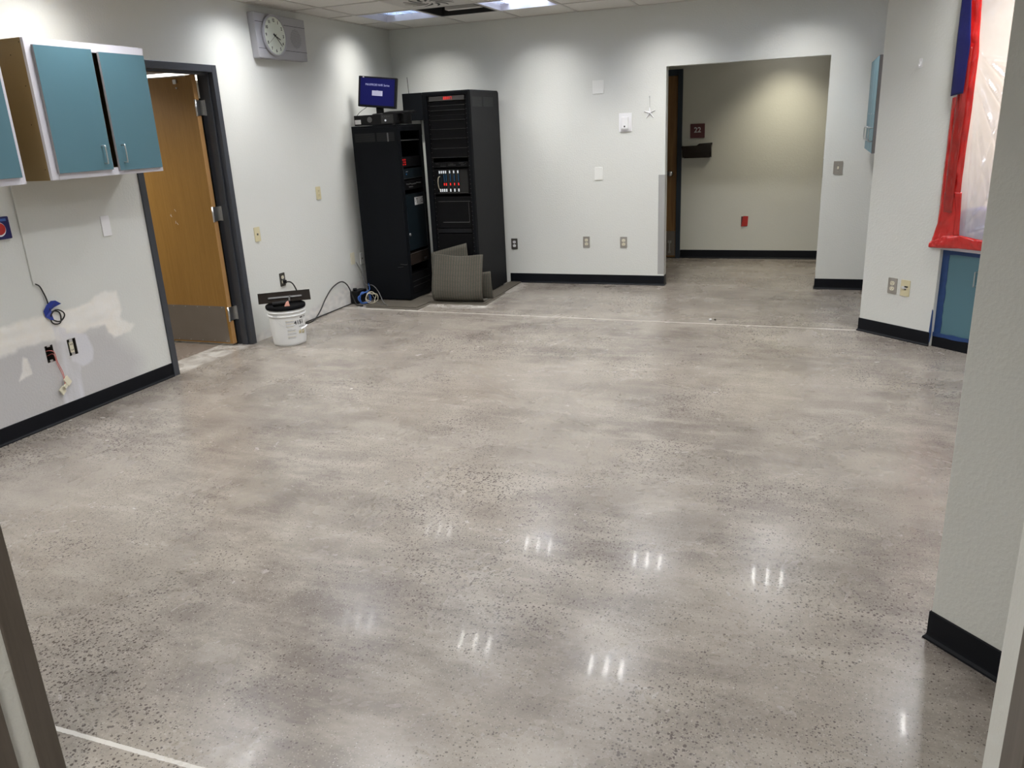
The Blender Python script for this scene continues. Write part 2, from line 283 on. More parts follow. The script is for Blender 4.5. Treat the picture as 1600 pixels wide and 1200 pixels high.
# ---------------------------------------------------------------- mesh helpers
class MB:
    def __init__(s): s.v = []; s.f = []; s.smooth = []; s.uv = {}
    def quadbox(s, c):          # 8 corners: bottom 4 ccw, top 4 ccw
        n = len(s.v); s.v += [tuple(p) for p in c]
        for q in ((0, 3, 2, 1), (4, 5, 6, 7), (0, 1, 5, 4), (1, 2, 6, 5), (2, 3, 7, 6), (3, 0, 4, 7)):
            s.f.append(tuple(n+i for i in q)); s.smooth.append(False)
        return s
    def box(s, x0, x1, y0, y1, z0, z1):
        return s.quadbox([(x0, y0, z0), (x1, y0, z0), (x1, y1, z0), (x0, y1, z0), (x0, y0, z1), (x1, y0, z1), (x1, y1, z1), (x0, y1, z1)])
    def obox(s, c, size, rot):  # rot: Matrix 3x3
        c = Vector(c); hx, hy, hz = (k/2 for k in size); P = []
        for z in (-hz, hz):
            for x, y in ((-hx, -hy), (hx, -hy), (hx, hy), (-hx, hy)): P.append(c + rot @ Vector((x, y, z)))
        return s.quadbox(P)
    def prism(s, poly, z0, z1):
        n = len(s.v); k = len(poly)
        s.v += [(p[0], p[1], z0) for p in poly] + [(p[0], p[1], z1) for p in poly]
        s.f.append(tuple(n+i for i in reversed(range(k)))); s.f.append(tuple(n+k+i for i in range(k))); s.smooth += [False]*2
        for i in range(k):
            j = (i+1) % k; s.f.append((n+i, n+j, n+k+j, n+k+i)); s.smooth.append(False)
        return s
    def plate(s, poly, y0, y1):   # polygon in local (x,z), extruded along y (front is y0)
        n = len(s.v); k = len(poly)
        s.v += [(p[0], y0, p[1]) for p in poly] + [(p[0], y1, p[1]) for p in poly]
        s.f.append(tuple(n+i for i in range(k))); s.f.append(tuple(n+k+i for i in reversed(range(k)))); s.smooth += [False]*2
        for i in range(k):
            j = (i+1) % k; s.f.append((n+j, n+i, n+k+i, n+k+j)); s.smooth.append(False)
        return s
    def cyl(s, p0, p1, r0, r1=None, seg=24, caps=True):
        r1 = r0 if r1 is None else r1; p0, p1 = Vector(p0), Vector(p1); d = (p1-p0).normalized()
        a = d.orthogonal().normalized(); b = d.cross(a); n = len(s.v)
        for p, r in ((p0, r0), (p1, r1)):
            for i in range(seg):
                t = 2*PI*i/seg; s.v.append(tuple(p + r*(math.cos(t)*a + math.sin(t)*b)))
        for i in range(seg):
            j = (i+1) % seg; s.f.append((n+i, n+j, n+seg+j, n+seg+i)); s.smooth.append(True)
        if caps: s.f.append(tuple(n+i for i in reversed(range(seg)))); s.f.append(tuple(n+seg+i for i in range(seg))); s.smooth += [False]*2
        return s
    def lathe(s, prof, c=(0, 0, 0), seg=48):
        n = len(s.v); k = len(prof)
        for r, z in prof:
            for i in range(seg): t = 2*PI*i/seg; s.v.append((c[0]+r*math.cos(t), c[1]+r*math.sin(t), c[2]+z))
        for a in range(k-1):
            for i in range(seg):
                j = (i+1) % seg; s.f.append((n+a*seg+i, n+a*seg+j, n+(a+1)*seg+j, n+(a+1)*seg+i)); s.smooth.append(True)
        s.f.append(tuple(n+i for i in reversed(range(seg)))); s.f.append(tuple(n+(k-1)*seg+i for i in range(seg))); s.smooth += [False]*2
        return s
    def tube(s, pts, r, seg=8, sub=6):
        P = [Vector(p) for p in pts]
        if sub > 1 and len(P) > 2:     # catmull-rom
            Q = []; E = [2*P[0]-P[1]]+P+[2*P[-1]-P[-2]]
            for i in range(1, len(E)-2):
                for t in range(sub):
                    t /= sub; a, b, c, d = E[i-1], E[i], E[i+1], E[i+2]
                    Q.append(0.5*((2*b)+(c-a)*t+(2*a-5*b+4*c-d)*t*t+(3*b-a-3*c+d)*t**3))
            Q.append(P[-1]); P = Q
        n = len(s.v); a = None
        for i, p in enumerate(P):
            d = (P[min(i+1, len(P)-1)]-P[max(i-1, 0)]).normalized()
            a = d.orthogonal().normalized() if a is None else (a - d*a.dot(d)).normalized()
            b = d.cross(a)
            for k in range(seg): t = 2*PI*k/seg; s.v.append(tuple(p + r*(math.cos(t)*a+math.sin(t)*b)))
        for i in range(len(P)-1):
            for k in range(seg):
                j = (k+1) % seg; s.f.append((n+i*seg+k, n+i*seg+j, n+(i+1)*seg+j, n+(i+1)*seg+k)); s.smooth.append(True)
        m = n+(len(P)-1)*seg
        s.f.append(tuple(n+i for i in reversed(range(seg)))); s.f.append(tuple(m+i for i in range(seg))); s.smooth += [False]*2
        return s
    def build(s, name, m, parent=None, bevel=0.0, world=True):
        """world=True: coordinates are world coordinates, shifted to the parent's origin"""
        off = Vector((0, 0, 0)); p = parent
        if world:
            while p is not None: off += p.location; p = p.parent
        me = bpy.data.meshes.new(name); me.from_pydata([tuple(Vector(q)-off) for q in s.v], [], s.f); me.update()
        me.polygons.foreach_set('use_smooth', s.smooth)
        bm = bmesh.new(); bm.from_mesh(me); bmesh.ops.recalc_face_normals(bm, faces=bm.faces); bm.to_mesh(me); bm.free()
        me.materials.append(M[m] if isinstance(m, str) else m)
        o = bpy.data.objects.new(name, me); COL.objects.link(o)
        if parent: o.parent = parent
        if bevel:
            bv = o.modifiers.new('bevel', 'BEVEL'); bv.width = bevel; bv.segments = 2; bv.limit_method = 'ANGLE'
        return o
def thing(name, label, cat, loc=(0, 0, 0), rotz=0.0, group=None):
    o = bpy.data.objects.new(name, None); COL.objects.link(o); o.location = loc; o.rotation_euler = (0, 0, rotz); o.empty_display_size = 0.05
    tag(o, label, cat, group); return o
def tag(o, label, cat, group=None, kind=None):
    if label: o['label'] = label
    if cat: o['category'] = cat
    if group: o['group'] = group
    if kind: o['kind'] = kind
    return o
def struct(o, label=None): o['kind'] = 'structure'; return tag(o, label, None)
def sroot(name, loc=(0, 0, 0), rotz=0.0, label=None):
    o = bpy.data.objects.new(name, None); COL.objects.link(o); o.location = loc; o.rotation_euler = (0, 0, rotz); return struct(o, label)
def lab(o, s): o['label'] = s; return o
def dup(root, loc, rotz=None, label=None):
    r = root.copy(); COL.objects.link(r); r.location = loc
    if rotz is not None: r.rotation_euler = (0, 0, rotz)
    if label: r['label'] = label
    def rec(a, b):
        for ch in a.children:
            c = ch.copy(); COL.objects.link(c); c.parent = b; rec(ch, c)
    rec(root, r); return r
def text(body, size, name, m, parent, loc, rot=(PI/2, 0, 0), ext=0.0006, align='CENTER', bold=0.0, sx=1.0):
    cu = bpy.data.curves.new(name, 'FONT'); cu.body = body; cu.size = size; cu.extrude = ext; cu.align_x = align; cu.align_y = 'CENTER'; cu.offset = bold
    t = bpy.data.objects.new(name, cu); COL.objects.link(t)
    me = bpy.data.meshes.new_from_object(t); bpy.data.objects.remove(t, do_unlink=True)
    me.materials.clear(); me.materials.append(M[m]); o = bpy.data.objects.new(name, me); COL.objects.link(o)
    o.parent = parent; o.location = loc; o.rotation_euler = rot; o.scale = (sx, 1, 1); return o
def rounded(w, h, r, n=5):
    P = []
    for cx, cz, a0 in ((w/2-r, -h/2+r, -PI/2), (w/2-r, h/2-r, 0), (-w/2+r, h/2-r, PI/2), (-w/2+r, -h/2+r, PI)):
        for i in range(n+1): a = a0+PI/2*i/n; P.append((cx+r*math.cos(a), cz+r*math.sin(a)))
    return P

# ================================================================ STRUCTURE
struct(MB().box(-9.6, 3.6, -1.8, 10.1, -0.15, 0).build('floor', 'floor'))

# ceiling: tiles with holes for fittings, T bars
HOLE = (-3.437+PIT/2-0.0, 7.2685)
holes = [(x, y) for x, y in TROFFERS] + [(-3.14, 7.2685), (-3.14, 6.6755)]
cm = MB(); gm = MB()
nx, ny = 13, 17
x_at = lambda i: GX0 + PIT*i
for i in range(-1, 11):
    for j in range(0, 16):
        x0, y0 = x_at(i), GY0+PIT*j; x1, y1 = x0+PIT, y0+PIT
        if any(abs((x0+x1)/2-hx) < 0.1 and abs((y0+y1)/2-hy) < 0.1 for hx, hy in holes): continue
        x0, x1 = max(x0, XL), min(x1, 2.0); y1 = min(y1, YB)
        if x1 <= x0 or y1 <= y0: continue
        cm.box(x0, x1, y0, y1, H+0.006, H+0.02)
ceil = struct(cm.build('ceiling', 'tile'))
for i in range(0, 11):
    gm.box(x_at(i)-0.012, x_at(i)+0.012, GY0, YB, H, H+0.0055)
for j in range(0, 16):
    y = GY0+PIT*j
    if y < YB: gm.box(XL, 2.0, y-0.012, y+0.012, H+0.0002, H+0.0057)
gm.box(XL, XL+0.02, 1.15, YB, H, H+0.006); gm.box(XL, 2.0, YB-0.02, YB, H, H+0.006)
struct(gm.build('trim_1', 'tbar'), 'metal ceiling grid bars between the tiles')
struct(MB().box(-9.6, 3.6, -1.8, 10.1, H+0.45, H+0.55).build('ceiling', 'dark'), 'dark slab above the ceiling tiles')
struct(MB().box(-2.7, 1.0, -1.6, YN-T-0.001, 2.55, 2.62).build('ceiling', 'ceiling_paint'), 'ceiling of the near passage')
struct(MB().box(-4.4, 3.4, YB+T, YC, 2.45, 2.52).build('ceiling', 'ceiling_paint'), 'corridor ceiling beyond the opening')
struct(MB().box(-9.4, -4.51, 2.2, 9.6, 2.42, 2.50).build('ceiling', 'ceiling_paint'), 'ceiling of the room behind the open wooden door')

# left wall with the door hole; finely divided low areas carry the patching
DY0, DY1, DZ = 4.366, 5.304, 2.168
wl = MB(); R1 = (2.9, DY0, 0.0, 1.05); R2 = (DY1, 7.35, 0.0, 0.36)
BOXES = [(3.380, 3.440, 0.386, 0.492), (3.540, 3.602, 0.383, 0.487)]
wl.box(XL-T, XL, 1.03, R1[0], 0, H+.3); wl.box(XL-T, XL, R1[0], DY0, R1[3], H+.3); wl.box(XL-T, XL, DY0, DY1, DZ, H+.3)
wl.box(XL-T, XL, DY1, R2[1], R2[3], H+.3); wl.box(XL-T, XL, R2[1], YB+T, 0, H+.3)
wl.box(XL-T, XL-0.075, R1[0], DY0, 0, R1[3]); wl.box(XL-T, XL-0.01, R2[0], R2[1], 0, R2[3])
wl.box(XL-0.075, XL, DY0-0.004, DY0, 0, R1[3])
def grid(mb, R, step):
    y0, y1, z0, z1 = R; a = int(round((y1-y0)/step)); b = int(round((z1-z0)/step)); n = len(mb.v)
    for j in range(b+1):
        for i in range(a+1): mb.v.append((XL, y0+(y1-y0)*i/a, z0+(z1-z0)*j/b))
    for j in range(b):
        for i in range(a):
            yc = y0+(y1-y0)*(i+.5)/a; zc = z0+(z1-z0)*(j+.5)/b
            if any(p[0] < yc < p[1] and p[2] < zc < p[3] for p in BOXES): continue
            mb.f.append((n+j*(a+1)+i, n+j*(a+1)+i+1, n+(j+1)*(a+1)+i+1, n+(j+1)*(a+1)+i)); mb.smooth.append(False)
grid(wl, R1, 0.008); grid(wl, R2, 0.012)
wall_left = struct(wl.build('wall_left', 'wall_left'))
def sdist(p, poly):          # signed distance, positive inside
    inside = False; d = 1e9; k = len(poly)
    for i in range(k):
        a, b = poly[i], poly[(i+1) % k]; ax, ay, bx, by = a[0], a[1], b[0], b[1]
        t = max(0, min(1, ((p[0]-ax)*(bx-ax)+(p[1]-ay)*(by-ay))/max(1e-9, (bx-ax)**2+(by-ay)**2)))
        d = min(d, math.hypot(p[0]-ax-t*(bx-ax), p[1]-ay-t*(by-ay)))
        if (ay > p[1]) != (by > p[1]) and p[0] < (bx-ax)*(p[1]-ay)/(by-ay)+ax: inside = not inside
    return d if inside else -d
BAND = [(2.8, 0.655), (3.134, 0.666), (3.302, 0.675), (3.433, 0.672), (3.692, 0.674), (3.80, 0.70), (3.906, 0.72), (4.002, 0.715), (3.995, 0.60), (3.989, 0.511), (4.102, 0.462), (4.048, 0.407), (3.9, 0.415), (3.865, 0.459), (3.844, 0.511), (3.724, 0.511), (3.526, 0.499), (3.349, 0.521), (3.211, 0.523), (3.19, 0.505), (3.09, 0.499), (2.8, 0.46)]
PRIMER = [(2.8, 0.56), (3.355, 0.56), (3.857, 0.53), (3.96, 0.40), (4.09, 0.221), (3.97, -0.1), (2.8, -0.1)]
CIRC = [(3.52, 0.532), (3.694, 0.489), (3.727, 0.381), (3.70, 0.315), (3.619, 0.296), (3.544, 0.348)]
STRIP = [(3.471, 0.60), (3.553, 0.56), (3.54, 0.37), (3.60, 0.315), (3.575, -0.1), (3.44, -0.1), (3.43, 0.199), (3.47, 0.389)]
SMALL = [(3.226, 0.468), (3.256, 0.451), (3.262, 0.354), (3.173, 0.335), (3.208, 0.388)]
FLOORST = [(DY1-.05, 0.05), (5.45, 0.09), (5.8, 0.05), (6.0, 0.06), (6.25, 0.11), (6.55, 0.15), (6.85, 0.19), (7.3, 0.19), (7.3, -0.1), (DY1-.05, -0.1)]
ca = wall_left.data.color_attributes.new('patch', 'FLOAT_COLOR', 'POINT')
def sm(x, w): return max(0.0, min(1.0, x/w+0.5))
for i, v in enumerate(wall_left.data.vertices):
    y, z = v.co.y, v.co.z; r = g = b = 0.0
    if v.co.x > XL-0.001 and z < 1.06:
        q = Vector((y*9, z*9, 0)); nn = noise.noise(q)*0.022 + noise.noise(q*4)*0.009
        if 2.85 < y < DY0:
            r = sm(sdist((y, z), BAND)+nn, 0.022)*0.92; r = max(r, 0.85*sm(sdist((y, z), SMALL)+nn*0.5, 0.01))
            b = sm(sdist((y, z), PRIMER)+nn, 0.16)*0.9
            g = max(sm(sdist((y, z), CIRC)+nn*0.6, 0.015), sm(sdist((y, z), STRIP)+nn*0.5, 0.015)*(0.6+0.8*noise.noise(Vector((y*30, z*4, 3))))) * 0.85
            r *= (0.86+0.3*noise.noise(Vector((y*5, z*22, 1)))); r = min(1, r)
        elif y > DY1-0.01 and z < 0.37:
            k = sm(sdist((y, z), FLOORST)+nn*1.4, 0.02); r = k*0.55*(0.7+0.9*noise.noise(Vector((y*16, z*28, 5)))); b = k*0.7
    ca.data[i].color = (max(0, r), max(0, g), max(0, b), 1)

# back wall, corridor, other rooms
wb = MB(); wb.plate([(XL-T, 0), (OX1, 0), (OX1, OZ), (OX2, OZ), (OX2, 0), (0.95, 0), (0.95, H+.3), (XL-T, H+.3)], YB, YB+T)
struct(wb.build('wall_back', 'wall'))
wc = MB(); wc.box(-4.4, -2.45, YC, YC+.1, 0, 2.5); wc.box(-2.45, -1.53, YC, YC+.1, 2.15, 2.5); wc.box(-1.53, 3.3, YC, YC+.1, 0, 2.5)
struct(wc.build('wall_corridor', 'wall_corridor'))
struct(MB().box(-4.5, -4.4, YB+T, YC, 0, 2.5).build('wall_corridor_end', 'wall_corridor'))
struct(MB().box(3.3, 3.4, YB+T, YC, 0, 2.5).build('wall_corridor_far_end', 'wall_corridor'))
struct(MB().box(-2.45, -1.5, YC+.1, YC+.15, 0, 2.3).build('wall_corridor_back', 'dark'))
# angled far right wall (solid part, header over the hatch), right alcove wall
def apt(s, t): p = AO + AD*s - AN*t; return (p.x, p.y)
aw = MB(); aw.prism([apt(0, 0), apt(0.60, 0), apt(0.60, T), apt(0.0, T)][::1], 0, H+.3); aw.prism([apt(0.60, 0), apt(2.0, 0), apt(2.0, T), apt(0.60, T)], 2.36, H+.3)
aw.prism([apt(1.75, 0), apt(2.0, 0), apt(2.0, T), apt(1.75, T)], 0, 2.36)
struct(aw.build('wall_right_angled', 'wall', bevel=0.003))
struct(MB().prism([(0.75, 6.46), (0.87, 6.42), (0.87, YB), (0.75, YB)], 0, H+.3).build('wall_right_alcove', 'wall'))
struct(MB().box(1.9, 2.0, 0.9, 5.18, 0, H+.3).build('wall_right', 'wall'))
# near angled wall end and near wall
cc = MB(); a, b2 = Vector((0.442, 2.486)), Vector((1.73, 1.198)); n2 = Vector((1, 1)).normalized()*0.14
struct(cc.prism([tuple(a), tuple(b2), tuple(b2+n2), tuple(a+n2)], 0, H+.3).build('wall_right_near', 'wall', bevel=0.003))
nw = MB(); nw.box(XL-T, NXL, YN-T, YN, 0, H+.3); nw.box(NXR, 2.0, YN-T, YN, 0, H+.3); nw.box(NXL, NXR, YN-T, YN, 2.3, H+.3)
struct(nw.build('wall_front', 'wall', bevel=0.003))
pw = MB(); pw.box(-2.8, -2.7, -1.7, YN-T, 0, 2.7); pw.box(1.0, 1.1, -1.7, YN-T, 0, 2.7); pw.box(-2.8, 1.1, -1.8, -1.7, 0, 2.7)
struct(pw.build('wall_passage', 'wall'))
# near door frames
nf = MB(); nf.box(NXL-0.05, NXL+0.006, YN-0.052, YN+0.012, 0, 2.28); struct(nf.build('trim_2', 'near_frame', bevel=0.003), 'grey brown door frame edge at the left of the photo')
nf = MB(); nf.box(NXL-0.05, NXL+0.012, YN-T-0.06, YN-T+0.015, 0, 2.28); struct(nf.build('trim_3', 'near_frame', bevel=0.003), 'second brown frame strip at the lower left corner of the photo')
nf = MB(); nf.box(NXR-0.006, NXR+0.05, YN-T-0.07, YN-T+0.022, 0, 2.28); struct(nf.build('trim_4', 'near_frame', bevel=0.003), 'brown frame strip at the lower right corner of the photo')
nf = MB(); nf.box(NXR-0.004, NXR+0.05, YN-T-0.15, YN-T-0.071, 0, 2.28); struct(nf.build('trim_5', 'dark'), 'black gasket beside the near right frame')
# room behind the open door
rw = MB(); rw.box(-9.5, -9.4, 2.2, 9.6, 0, 2.5); rw.box(-9.4, XL-T, 2.1, 2.2, 0, 2.5); rw.box(-9.4, -4.5, 9.6, 9.7, 0, 2.5)
struct(rw.build('wall_left_room', 'wall'))
# kitchen behind the hatch (in the angled frame)
def kbox(mb, s0, s1, t0, t1, z0, z1): return mb.prism([apt(s0, t0), apt(s1, t0), apt(s1, t1), apt(s0, t1)], z0, z1)
km = MB(); kbox(km, 0.48, 2.1, 1.75, 1.83, 0, 2.6); kbox(km, 0.48, 0.56, T, 1.75, 0, 2.6); kbox(km, 2.02, 2.1, T, 1.75, 0, 2.6); kbox(km, 0.48, 2.1, T, 1.83, 2.6, 2.65)
struct(km.build('wall_kitchen', 'wall_kitchen'))

# baseboards (cove base with a small toe)
def baseboard(name, pts, h=0.102):
    mb = MB()
    prof = [(0, 0), (0.013, 0), (0.012, 0.006), (0.006, 0.014), (0.0045, 0.022), (0.0045, h-0.004), (0.002, h), (0, h)]
    P = [Vector((p[0], p[1])) for p in pts]; n = len(mb.v); rings = []
    for i, p in enumerate(P):
        d0 = (P[i]-P[i-1]).normalized() if i else (P[1]-P[0]).normalized(); d1 = (P[i+1]-P[i]).normalized() if i < len(P)-1 else d0
        n0 = Vector((d0.y, -d0.x)); n1 = Vector((d1.y, -d1.x)); m = (n0+n1).normalized(); m = m/max(0.3, m.dot(n0))
        for o, z in prof: mb.v.append((p.x+m.x*o, p.y+m.y*o, z))
    k = len(prof)
    for i in range(len(P)-1):
        for j in range(k):
            l = (j+1) % k; mb.f.append((i*k+j, i*k+l, (i+1)*k+l, (i+1)*k+j)); mb.smooth.append(False)
    mb.f.append(tuple(range(k))); mb.f.append(tuple((len(P)-1)*k+j for j in reversed(range(k)))); mb.smooth += [False]*2
    return struct(mb.build(name, 'base'))
baseboard('baseboard_left', [(XL, YN), (XL, DY0-0.012)])
baseboard('baseboard_back', [(-3.075, YB), (OX1, YB), (OX1, YB+T)])
baseboard('baseboard_back_right', [(OX2, YB+T), (OX2, YB), (0.75, YB), (0.75, 6.48)])
baseboard('baseboard_corridor', [(-1.49, YC), (3.3, YC)])
baseboard('baseboard_angled', [apt(0, T), apt(0, 0), apt(0.597, 0)])
q = Vector((0.442, 2.486))+n2
baseboard('baseboard_right_near', [tuple(q), (0.442, 2.486), (1.70, 1.228)])
# grey putty line at the top of the sloping base by the left door is plain paint

# ================================================================ DOORS
d1 = sroot('door_1', (XL, 4.835, 0), 0, 'oak door standing open into the next room in a dark grey frame')
fm = MB()
FO0, FO1, FZ = 4.356, 5.314, 2.18; fw_ = 0.052
fm.box(XL-0.14, XL+0.012, FO0, FO0+fw_, 0, FZ); fm.box(XL-0.14, XL+0.012, FO1-fw_, FO1, 0, FZ); fm.box(XL-0.14, XL+0.012, FO0+fw_, FO1-fw_, FZ-fw_, FZ)
fr = fm.build('door_frame', 'frame', d1, bevel=0.003)
sm_ = MB(); sm_.box(XL-0.085, XL-0.03, FO0+fw_, FO0+fw_+0.016, 0, FZ-fw_-.016); sm_.box(XL-0.085, XL-0.03, FO1-fw_-0.016, FO1-fw_, 0, FZ-fw_-.016); sm_.box(XL-0.085, XL-0.03, FO0+fw_, FO1-fw_, FZ-fw_-0.016, FZ-fw_)
sm_.build('door_stop', 'frame', d1, bevel=0.002)
LY = 5.185; LX = -4.452
MB().box(XL-0.19, XL-0.14, FO1-fw_-.004, FO1, 0.0, 1.95).build('dark_gap_strip', 'dark', d1)  # dark strip added to block the bright hinge gap
leaf = MB().box(LX-0.86, LX-0.003, LY, LY+0.044, 0.018, 2.118).build('door_leaf', 'oak', d1, bevel=0.001)
MB().box(LX-0.003, LX, LY, LY+0.044, 0.018, 2.118).build('edge_band', 'oak_edge', leaf)
MB().box(LX-0.84, LX-0.03, LY-0.0015, LY, 0.03, 0.335).build('kick_plate', 'kick', leaf)
sc = MB()
for i in range(7):
    for z in (0.04, 0.325): sc.cyl((LX-0.81+i*0.125, LY-0.003, z), (LX-0.81+i*0.125, LY-0.0015, z), 0.004, seg=8)
sc.build('screw', 'steel', leaf)
for z in (0.27, 1.08, 1.88):
    h = MB(); h.box(LX-0.0005, LX+0.0015, LY+0.002, LY+0.042, z-0.057, z+0.057); h.cyl((LX+0.006, LY-0.006, z-0.06), (LX+0.006, LY-0.006, z+0.06), 0.0075, seg=12)
    h.box(LX+0.008, LX+0.035, FO1-fw_-0.0015, FO1-fw_+.0005, z-0.057, z+0.057); h.box(LX+.005, LX+.009, LY-.004, FO1-fw_, z-.055, z+.055)
    h.build('hinge', 'steel', leaf)
cl = MB(); cl.obox((LX-0.20, LY-0.03, 2.11), (0.30, 0.014, 0.006), Matrix.Rotation(0.25, 3, 'Z')); cl.box(LX-0.17, LX-0.14, LY-0.015, LY, 2.06, 2.09)
cl.cyl((LX-0.15, LY-0.012, 2.03), (LX-0.15, LY, 2.03), 0.006, seg=10); cl.build('closer_arm', 'steel', leaf)
chk = MB()
for i in range(5): # small chalk scuffs on the veneer
    x = LX-0.34+random.uniform(-.09, .05); z = 1.08+random.uniform(-.08, .06)
    chk.obox((x, LY-0.0004, z), (0.0025, 0.0006, 0.022), Matrix.Rotation(random.uniform(-.8, .8), 3, 'Y'))
chk.build('scuff', 'label', leaf)

d2 = sroot('door_2', (-1.95, YC, 0), 0, 'dark oak door in a navy frame at the left of the corridor')
f2 = MB(); f2.box(-1.545, -1.491, YC-0.03, YC+0.1, 0, 2.18); f2.box(-2.52, -2.466, YC-0.03, YC+0.1, 0, 2.18); f2.box(-2.466, -1.545, YC-0.03, YC+0.1, 2.115, 2.18)
f2.build('door_frame', 'frame_navy', d2, bevel=0.002)
l2 = MB().box(-2.462, -1.548, YC+0.0, YC+0.044, 0.012, 2.112).build('door_leaf', 'oak_dark', d2)
MB().box(-2.44, -1.555, YC-0.0015, YC, 0.03, 0.33).build('kick_plate', 'kick', l2)
kn = MB(); kn.lathe([(0.028, 0), (0.028, 0.012), (0.014, 0.02), (0.014, 0.035), (0.03, 0.042), (0.034, 0.058), (0.024, 0.072), (0.006, 0.076)], seg=20)
k = kn.build('knob', 'steel', l2, world=False); k.rotation_euler = (PI/2, 0, 0); k.location = (-1.619+1.95, 0.0, 1.016)
hs = MB(); hs.box(-1.628, -1.612, YC-0.016, YC-0.0015, 0.07, 0.20); hs.box(-1.640, -1.60, YC-0.02, YC-0.0015, 0.185, 0.215); hs.box(-1.635, -1.605, YC-0.02, YC-.0015, 0.06, 0.08)
hs.build('hold_open', 'steel', l2)

# ================================================================ CEILING FITTINGS
def make_troffer():
    t = thing('ceiling_light', '', 'ceiling light', (0, 0, H), 0, 'recessed square ceiling lights')
    a = PIT/2-0.012; h = MB(); dz = 0.11
    h.box(-a, a, -a, a, dz, dz+.01)
    for s in (-1, 1):
        h.box(min(s*a, s*(a-.008)), max(s*a, s*(a-.008)), -a, a, 0, dz); h.box(-a, a, min(s*a, s*(a-.008)), max(s*a, s*(a-.008)), 0, dz)
    h.build('housing', 'white_lam', t, world=False)
    l = MB(); n = 6
    for i in range(1, n):
        u = -a+2*a*i/n; l.box(u-.002, u+.002, -a+.01, a-.01, 0.045, 0.080); l.box(-a+.01, a-.01, u-.002, u+.002, 0.0455, 0.0795)
    l.build('louver', 'silver', t, world=False)
    for x in (-0.14, 0, 0.14):
        MB().cyl((x, -a+.03, .095), (x, a-.03, .095), .0125, seg=12).build('lamp_tube', 'tube', t, world=False)
    # parabolic louver optics: one downward and four tilted beams with a cut-off
    def lamp(x, y, z, sx, sy, watts, spread, rx=0.0, ry=0.0):
        ld = bpy.data.lights.new('lamp_light', 'AREA'); ld.shape = 'RECTANGLE'; ld.size = sx; ld.size_y = sy; ld.energy = watts; ld.color = (1.0, 0.975, 0.925); ld.spread = math.radians(spread)
        lo = bpy.data.objects.new('lamp_light', ld); COL.objects.link(lo); lo.parent = t; lo.location = (x, y, z); lo.rotation_euler = (math.radians(rx), math.radians(ry), 0)
    lamp(0, 0, 0.006, .34, .34, TROFFER_W*.30, 105)
    for x in (-.13, 0, .13): lamp(x, -.06, .020, .028, .16, TROFFER_W*.17/3, BEAM, rx=-TILT)
    lamp(0, .10, .012, .34, .06, TROFFER_W*.18, BEAM, rx=TILT)
    lamp(-.12, 0, .012, .10, .34, TROFFER_W*.155, BEAM+10, ry=TILT-3); lamp(.12, 0, .012, .10, .34, TROFFER_W*.155, BEAM+10, ry=3-TILT)
    return t
proto = make_troffer()
names_y = {7.27: 'in the back row', 5.49: 'in the second row from the back', 3.71: 'in the third row from the back', 1.93: 'in the added, unseen row nearest the camera'}
for k, (x, y) in enumerate(TROFFERS):
    l = 'recessed ceiling light ' + names_y[y]
    if (x, y) == (-3.733, 7.27): l = 'dim bluish louvered ceiling light left of the dark ceiling opening'
    elif (x, y) == (-2.547, 7.27): l = 'bright louvered ceiling light right of the dark ceiling opening'
    else:
        l += ', ' + {-3.733: 'beside the left wall', -2.547: 'second from left', -1.361: 'third from left', -0.175: 'fourth from left', 1.011: 'at the far right'}[x]
    if k == 0:
        for ch in proto.children:
            if ch.name.startswith('lamp_tube'): ch.material_slots[0].link = 'OBJECT'; ch.material_slots[0].material = M['tube']
        o = proto; o.location = (x, y, H); o['label'] = l
    else: o = dup(proto, (x, y, H), label=l)
dimmed = simple('dimmed fluorescent lamp', (0.7, 0.75, 0.8), 0.5, emit=(0.72, 0.84, 1.0), es=6)
for ch in proto.children:
    if ch.name.startswith('lamp_tube'): ch.material_slots[0].material = dimmed
# dark ceiling opening with a lamp ballast visible
g = thing('ceiling_vent', 'dark open ceiling square with a grey bar inside, between two lights', 'ceiling vent', (-3.14, 7.2685, H))
a = PIT/2-.013; gb = MB()
for s in (-1, 1): gb.box(min(s*a, s*(a-.02)), max(s*a, s*(a-.02)), -a, a, .0, .16); gb.box(-a, a, min(s*a, s*(a-.02)), max(s*a, s*(a-.02)), 0, .16)
gb.box(-a, a, -a, a, .16, .17); gb.build('housing', 'grille', g, world=False)
MB().box(-.14, .25, .04, .12, .02, .06).build('bar', 'vent_paint', g, world=False)
# swirl diffuser
g = thing('air_diffuser', 'square ceiling air diffuser with curved black slots', 'air diffuser', (-3.14, 6.6755, H))
db = MB().box(-a, a, -a, a, 0.0, 0.012).build('plate', 'vent_paint', g, world=False)
ds = MB()
for k in range(12):
    t0 = k*PI/6; P = []
    for i in range(7):
        r = .06+.026*i; t = t0+i*.10; P.append((r*math.cos(t), r*math.sin(t)))
    wv = [(.004+.010*math.sin(PI*i/6)) for i in range(7)]
    L_ = [(p[0]-wv[i]*math.sin(t0+i*.1), p[1]+wv[i]*math.cos(t0+i*.1)) for i, p in enumerate(P)]
    R_ = [(p[0]+wv[i]*math.sin(t0+i*.1), p[1]-wv[i]*math.cos(t0+i*.1)) for i, p in enumerate(P)]
    ds.prism(L_+R_[::-1], -0.0015, 0.0)
ds.build('slot', 'grille', db, world=False)

